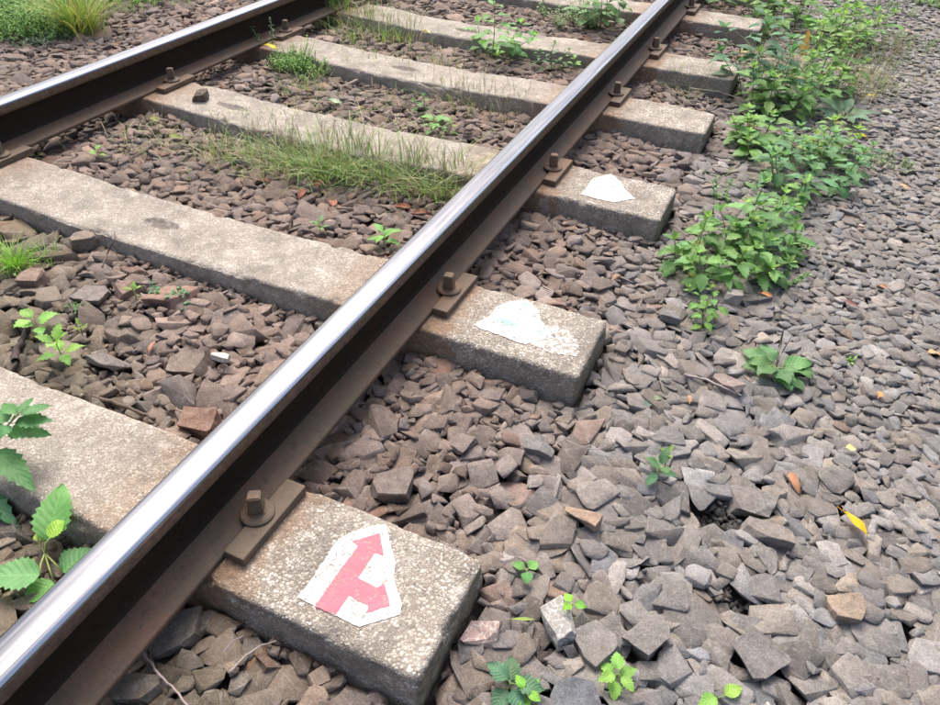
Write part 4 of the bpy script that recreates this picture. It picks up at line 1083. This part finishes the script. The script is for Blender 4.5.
# --- beyond the far rail
tuft(84, 44, 'golden green grass tuft beyond the far rail', 620, .26, .035, .0032, .35, [(.15, .23, .05), (.22, .27, .06), (.33, .29, .08), (.38, .29, .13)], 40, lean=.75, spots=[(80, 42), (90, 40), (76, 38)])
tuft(128, 10, 'bright broad bladed grass at the top, right of the golden tuft', 420, .2, .11, .005, .1, [(.12, .24, .05), (.16, .28, .06), (.2, .3, .1)], lean=.9, spots=[(120, 6), (140, 8), (152, 4), (104, 4)])
def feather(px, py, label, spots, n, rad, hh, col):
    herb(px, py, label, n, rad, hh, .018, col, spots, 'feathery_weed', 'weed', .3)
feather(30, 34, 'feathery bright green weeds left of the golden tuft', [(14, 30), (34, 36), (50, 40), (24, 42), (8, 40)], 760, .11, .15, (.15, .29, .07))
feather(34, 48, 'low grey green feathery weed at the edge of the stones beyond the far rail', [(46, 48), (30, 50), (60, 46)], 150, .06, .06, (.12, .18, .11))
feather(40, 14, 'feathery green weeds in the top left corner', [(30, 12), (50, 14), (64, 18), (40, 22), (60, 6)], 700, .14, .18, (.16, .30, .07))
tuft(40, 6, 'arching grass behind the feathery weeds in the top left', 520, .26, .14, .005, .1, [(.10, .22, .04), (.15, .27, .06)], lean=.9, spots=[(20, 4), (44, 0), (64, 2), (80, 6)])
plant(4, 14, 'dark broad leaved bush in the top left corner', [(0, 0, .28, 0, 0, 5), (12, -4, .3, 0, 0, 5), (-14, 0, .3, 0, 0, 5), (-4, 10, .2, -6, 0, 4), (4, -10, .3, 0, 0, 5)], .13, (.03, .075, .022))
# --- thin ground cover that nobody could count
mb = MB()
for (px, py, n, rr) in [(395, 60, 120, .25), (420, 105, 140, .2), (250, 130, 120, .2), (560, 5, 80, .2), (870, 70, 160, .25), (820, 120, 110, .15), (775, 70, 120, .15), (150, 140, 60, .12), (330, 110, 120, .2), (890, 25, 120, .3), (745, 180, 50, .15)]:
    c = on(px, py)
    for i in range(n):
        a = rnd(0, 6.28); q = c + Vector((math.cos(a), math.sin(a), 0)) * rr * math.sqrt(random.random()); q.z = hgt(q.x, q.y) - .004
        blade(mb, q, rnd(0, 6.28), rnd(.01, .045), rnd(.01, .05), rnd(.001, .0025), vary(random.choice(GC[:4])), 4, .4)
o = mb.build('ground_cover', M_GRASS); tag(o, 'short sparse grass and moss sprouting between the stones', kind='stuff')
# --- big leaves in the bottom left corner, quite near the lens
def big_leaf(parent, base, tip, W, col, up=UP, droop=.25, nu=17, teeth=.10, twist=0, name='leaf', shape=(.72, .8)):
    m = MB(); d = tip - base
    leaf(m, base, d + UP * d.length * droop * .5, up, d.length, W, col, nu, teeth, droop, .16, shape, twist, .03)
    return m.build(name, M_LEAF, parent)
b = on(52, 566, -.02)
r = empty('leafy_weed', b, 'weed with large toothed leaves growing against the near rail at bottom left', 'weed')
bud = b + Vector((.0, .0, .035))
st = MB(); tube(st, [b, b.lerp(bud, .5) + Vector((.004, 0, 0)), bud], .003, .0022, (.20, .10, .06), 6)
L_ = [((48, 541), (63, 482), .060, (.085, .215, .050), .055, .085), ((40, 575), (-16, 577), .058, (.075, .20, .055), .04, .055), ((62, 572), (94, 548), .055, (.06, .165, .045), .025, .03),
      ((54, 582), (22, 604), .045, (.08, .20, .04), .02, .02), ((50, 538), (64, 516), .028, (.19, .33, .04), .06, .07), ((36, 534), (46, 540), .02, (.22, .34, .05), .045, .045)]
for (a, t_, W, col, za, zt) in L_:
    base = at(a[0], a[1], b.z + za); tip = at(t_[0], t_[1], b.z + zt)
    tube(st, [bud, bud.lerp(base, .6) + UP * .006, base], .0016, .0012, (.18, .22, .07), 5)
    big_leaf(r, base, tip, W, col)
st.build('stem', M_LEAF, r)
b = on(-34, 500, -.02)
r = empty('nettle', b, 'upright nettle like weed at the left edge over the nearest sleeper', 'weed')
st, fo = MB(), MB()
top = at(20, 412, .10); pts = [b, b.lerp(top, .4) + Vector((-.01, 0, .01)), b.lerp(top, .75) + Vector((-.004, 0, .008)), top]
tube(st, pts, .0024, .0014, (.12, .17, .06), 6)
for (t_, tips) in [(.93, [((54, 404), .026), ((34, 396), .018), ((2, 402), .024), ((12, 418), .02)]), (.80, [((56, 420), .036), ((-6, 410), .034), ((-2, 440), .03)]), (.66, [((52, 434), .042), ((-16, 430), .036)]), (.50, [((36, 492), .044), ((-20, 470), .04)])]:
    p = along(pts, t_)
    for (tp, W) in tips:
        q = at(tp[0], tp[1], p.z - .008 if t_ > .6 else p.z - .02)
        k = p.lerp(q, .12); tube(st, [p, k], .0011, .0009, (.13, .19, .06), 4)
        m = MB(); d = q - k; leaf(fo, k, d + UP * d.length * .12, UP, d.length, W, vary((.055, .155, .045), .1), 15, .15, .3, .2, (.62, .95))
for (tp, W) in [((6, 492), .04), ((12, 518), .05), ((-4, 512), .05)]:
    q = at(tp[0], tp[1], -.02); k = along(pts, .12); leaf(fo, k, q - k, UP, (q - k).length, W, vary((.04, .12, .04), .1), 15, .15, .3, .2, (.62, .95))
st.build('stem', M_LEAF, r); fo.build('foliage', M_LEAF, r)
# ------------------------------------------------------------------ fallen leaves
def fallen(px, py, L, W, az, col, label, el=.1, curl=.5, lift=.012, teeth=.03, fold=.35, name='fallen_leaf', stand=None):
    p = on(px, py, lift)
    d = Vector((math.cos(az) * math.cos(el), math.sin(az) * math.cos(el), math.sin(el)))
    b = p - d * L * .5
    if stand: b = p
    m = MB(); leaf(m, b, d, UP if not stand else Vector((.6, -.7, .2)), L, W, col, 11, teeth, curl, fold, (.8, .8), rnd(-.4, .4), .08)
    tube(m, [b - d * L * .22, b], .0008, .0010, (col[0] * .8, col[1] * .6, col[2]), 4)
    o = m.build(name, M_DRY, None, tuple(p)); tag(o, label, 'fallen leaf')
fallen(857, 523, .060, .024, -.62, (.62, .38, .012), 'bright yellow narrow leaf lying on the path right of the black hollow', .0, .2, .018)
fallen(852, 448, .024, .018, .3, (.60, .50, .18), 'small pale yellow leaf above the bright yellow narrow one', .1, .4)
fallen(862, 135, .05, .022, .1, (.65, .46, .02), 'yellow leaf caught in the path side of the weed row', .0, .3, .04)
fallen(873, 95, .045, .03, .5, (.62, .50, .10), 'pale yellow leaf on the path beside the dry brown grass', .1, .4, .02)
fallen(888, 111, .05, .026, .2, (.45, .50, .28), 'pale green leaf on the path near the two yellow leaves', .0, .3)
fallen(800, 56, .10, .065, 1.2, (.55, .36, .10), 'large speckled yellow brown leaf standing upright in the weed row', 1.35, .15, .13, .06, .2, stand=True)
fallen(880, 393, .024, .016, 1.4, (.50, .28, .10), 'tiny tan leaf right of the plantain on the path', .3, .6)
fallen(935, 352, .03, .02, .2, (.55, .33, .14), 'small tan orange leaf at the right edge', .2, .5)
fallen(884, 286, .024, .014, .1, (.42, .22, .10), 'small brown leaf in the upper path, right of the nearest weed clump', .1, .5)
fallen(852, 303, .045, .014, -.15, (.22, .12, .085), 'narrow reddish brown leaf above the plantain', .0, .3)
fallen(795, 480, .045, .018, -1.0, (.38, .20, .09), 'curled brown leaf on the stones above the black hollow', .2, .8)
fallen(910, 31, .06, .03, .1, (.55, .38, .26), 'pale pinkish leaf at the top right of the path', .0, .3)
fallen(905, 186, .045, .018, -.2, (.50, .35, .18), 'thin tan leaf on the path right of the creeping herb', .0, .3)
fallen(863, 226, .03, .02, .3, (.52, .36, .24), 'pale tan leaf below the creeping herb', .0, .3)
fallen(768, 294, .035, .014, .2, (.50, .22, .08), 'orange leaf at the right foot of the nearest weed clump', .0, .4)
fallen(123, 108, .055, .03, .1, (.68, .58, .36), 'pale cream leaf on brown stones close to the far rail', .0, .4, .012)
fallen(155, 119, .055, .030, -.1, (.20, .22, .05), 'olive green leaf right of the pale cream one', .0, .3, .008)
fallen(176, 136, .05, .018, .3, (.22, .25, .05), 'narrow yellow green leaf below the olive one', .0, .3)
fallen(271, 46, .065, .028, .0, (.62, .47, .02), 'yellow leaf under the wiry weed by the far rail', .0, .2, .03)
fallen(335, 101, .06, .03, .1, (.32, .40, .22), 'pale green flat leaf behind the third sleeper', .0, .2)
fallen(427, 31, .06, .026, -.5, (.62, .52, .12), 'yellow leaf in the pale grass before the fifth sleeper', .3, .3, .03)
fallen(524, 619, .040, .007, .45, (.24, .33, .07), 'thin green blade like leaf left of the veined stone', .05, .1, teeth=0)
fallen(151, 345, .03, .011, 1.9, (.42, .20, .10), 'tiny orange brown leaf right of the wedge shaped grey stone', .5, .5)
fallen(690, 398, .022, .010, -1.2, (.45, .28, .14), 'tiny curled tan leaf below the thin grey twig', .2, .9)
for i, (px, py, lab) in enumerate([(262, 178, 'reddish brown dead leaf at the left foot of the largest grass tuft'), (302, 190, 'rusty curled dead leaf under the front of the largest grass tuft'), (318, 182, 'light brown dead leaf inside the largest grass tuft'),
                                   (333, 200, 'dark red dead leaf on the stones before the largest grass tuft'), (402, 204, 'brown dead leaf under the loose dull grass tuft'), (420, 210, 'dark brown dead leaf below the loose dull grass tuft'), (296, 172, 'orange brown dead leaf near the top of the largest tuft')]):
    fallen(px, py, rnd(.04, .06), rnd(.018, .026), rnd(0, 6), vary((.24, .10, .055), .2), lab, rnd(0, .5), .9, .012)
# ------------------------------------------------------------------ twigs
def twig(pts, r0, r1, col, label, lift=.008, fork=None):
    P = [on(px, py, lift) for px, py in pts]
    zmean = [p.z for p in P]; lo = max(min(zmean), sum(zmean) / len(P) - .006)
    for p in P: p.z = max(p.z, lo)
    Q = []
    for a, b in zip(P, P[1:]):
        for i in range(4): Q.append(a.lerp(b, i / 4) + Vector((rnd(-1, 1), rnd(-1, 1), rnd(-.5, .5))) * r0 * .5)
    Q.append(P[-1])
    m = MB(); tube(m, Q, r0, r1, col, 6)
    if fork:
        k = Q[len(Q) // 2]; e = on(*fork, lift); tube(m, [k, k.lerp(e, .5) + UP * .002, e], r0 * .6, r1 * .6, col, 5)
    o = m.build('twig', M_TWIG, None, tuple(P[0])); tag(o, label, 'twig')
twig([(684, 375), (706, 380), (725, 388), (742, 396)], .0032, .0018, (.34, .29, .23), 'thin grey twig on the stones left of the plantain', .010)
twig([(145, 657), (160, 675), (175, 690), (190, 708)], .0022, .0016, (.34, .28, .22), 'pale thin twig running off the bottom edge beside the near rail', .014)
twig([(230, 672), (246, 655), (262, 645), (276, 641)], .0016, .001, (.32, .27, .21), 'pale curved twig before the arrow sleeper', .014)
twig([(224, 652), (232, 641), (243, 636)], .0013, .0008, (.32, .25, .22), 'very short pale twig left of the curved one', .014)
twig([(92, 397), (118, 404), (140, 412), (155, 419)], .0048, .003, (.11, .08, .055), 'dark straight stick along the back of the nearest left sleeper', .006)
twig([(14, 360), (19, 348), (26, 334), (30, 326)], .0085, .006, (.055, .040, .033), 'short thick dark stick beside the two bright seedlings', .006)
twig([(104, 272), (110, 258), (114, 240), (115, 232)], .0026, .0014, (.11, .085, .07), 'thin dark stick leaning upward before the second left sleeper', .018, (122, 262))
twig([(135, 283), (146, 284), (158, 283)], .0025, .0018, (.13, .10, .085), 'short brown stick by the reddish angular stone', .010)
twig([(66, 296), (72, 306), (73, 318)], .0018, .001, (.14, .11, .09), 'bent thin twig at the left end of the flat oval stone', .014)
twig([(210, 205), (230, 210), (252, 203)], .0022, .0012, (.30, .25, .20), 'light twig on the stones left of the largest grass tuft', .010)
twig([(690, 88), (720, 92), (738, 98)], .0025, .0015, (.40, .34, .26), 'dry pale stalk lying before the fourth sleeper end', .02)
twig([(566, 440), (585, 448), (600, 450)], .0009, .0006, (.34, .29, .25), 'hair thin twig right of the smooth mid grey stone', .010)
# the loose block lying on the third sleeper
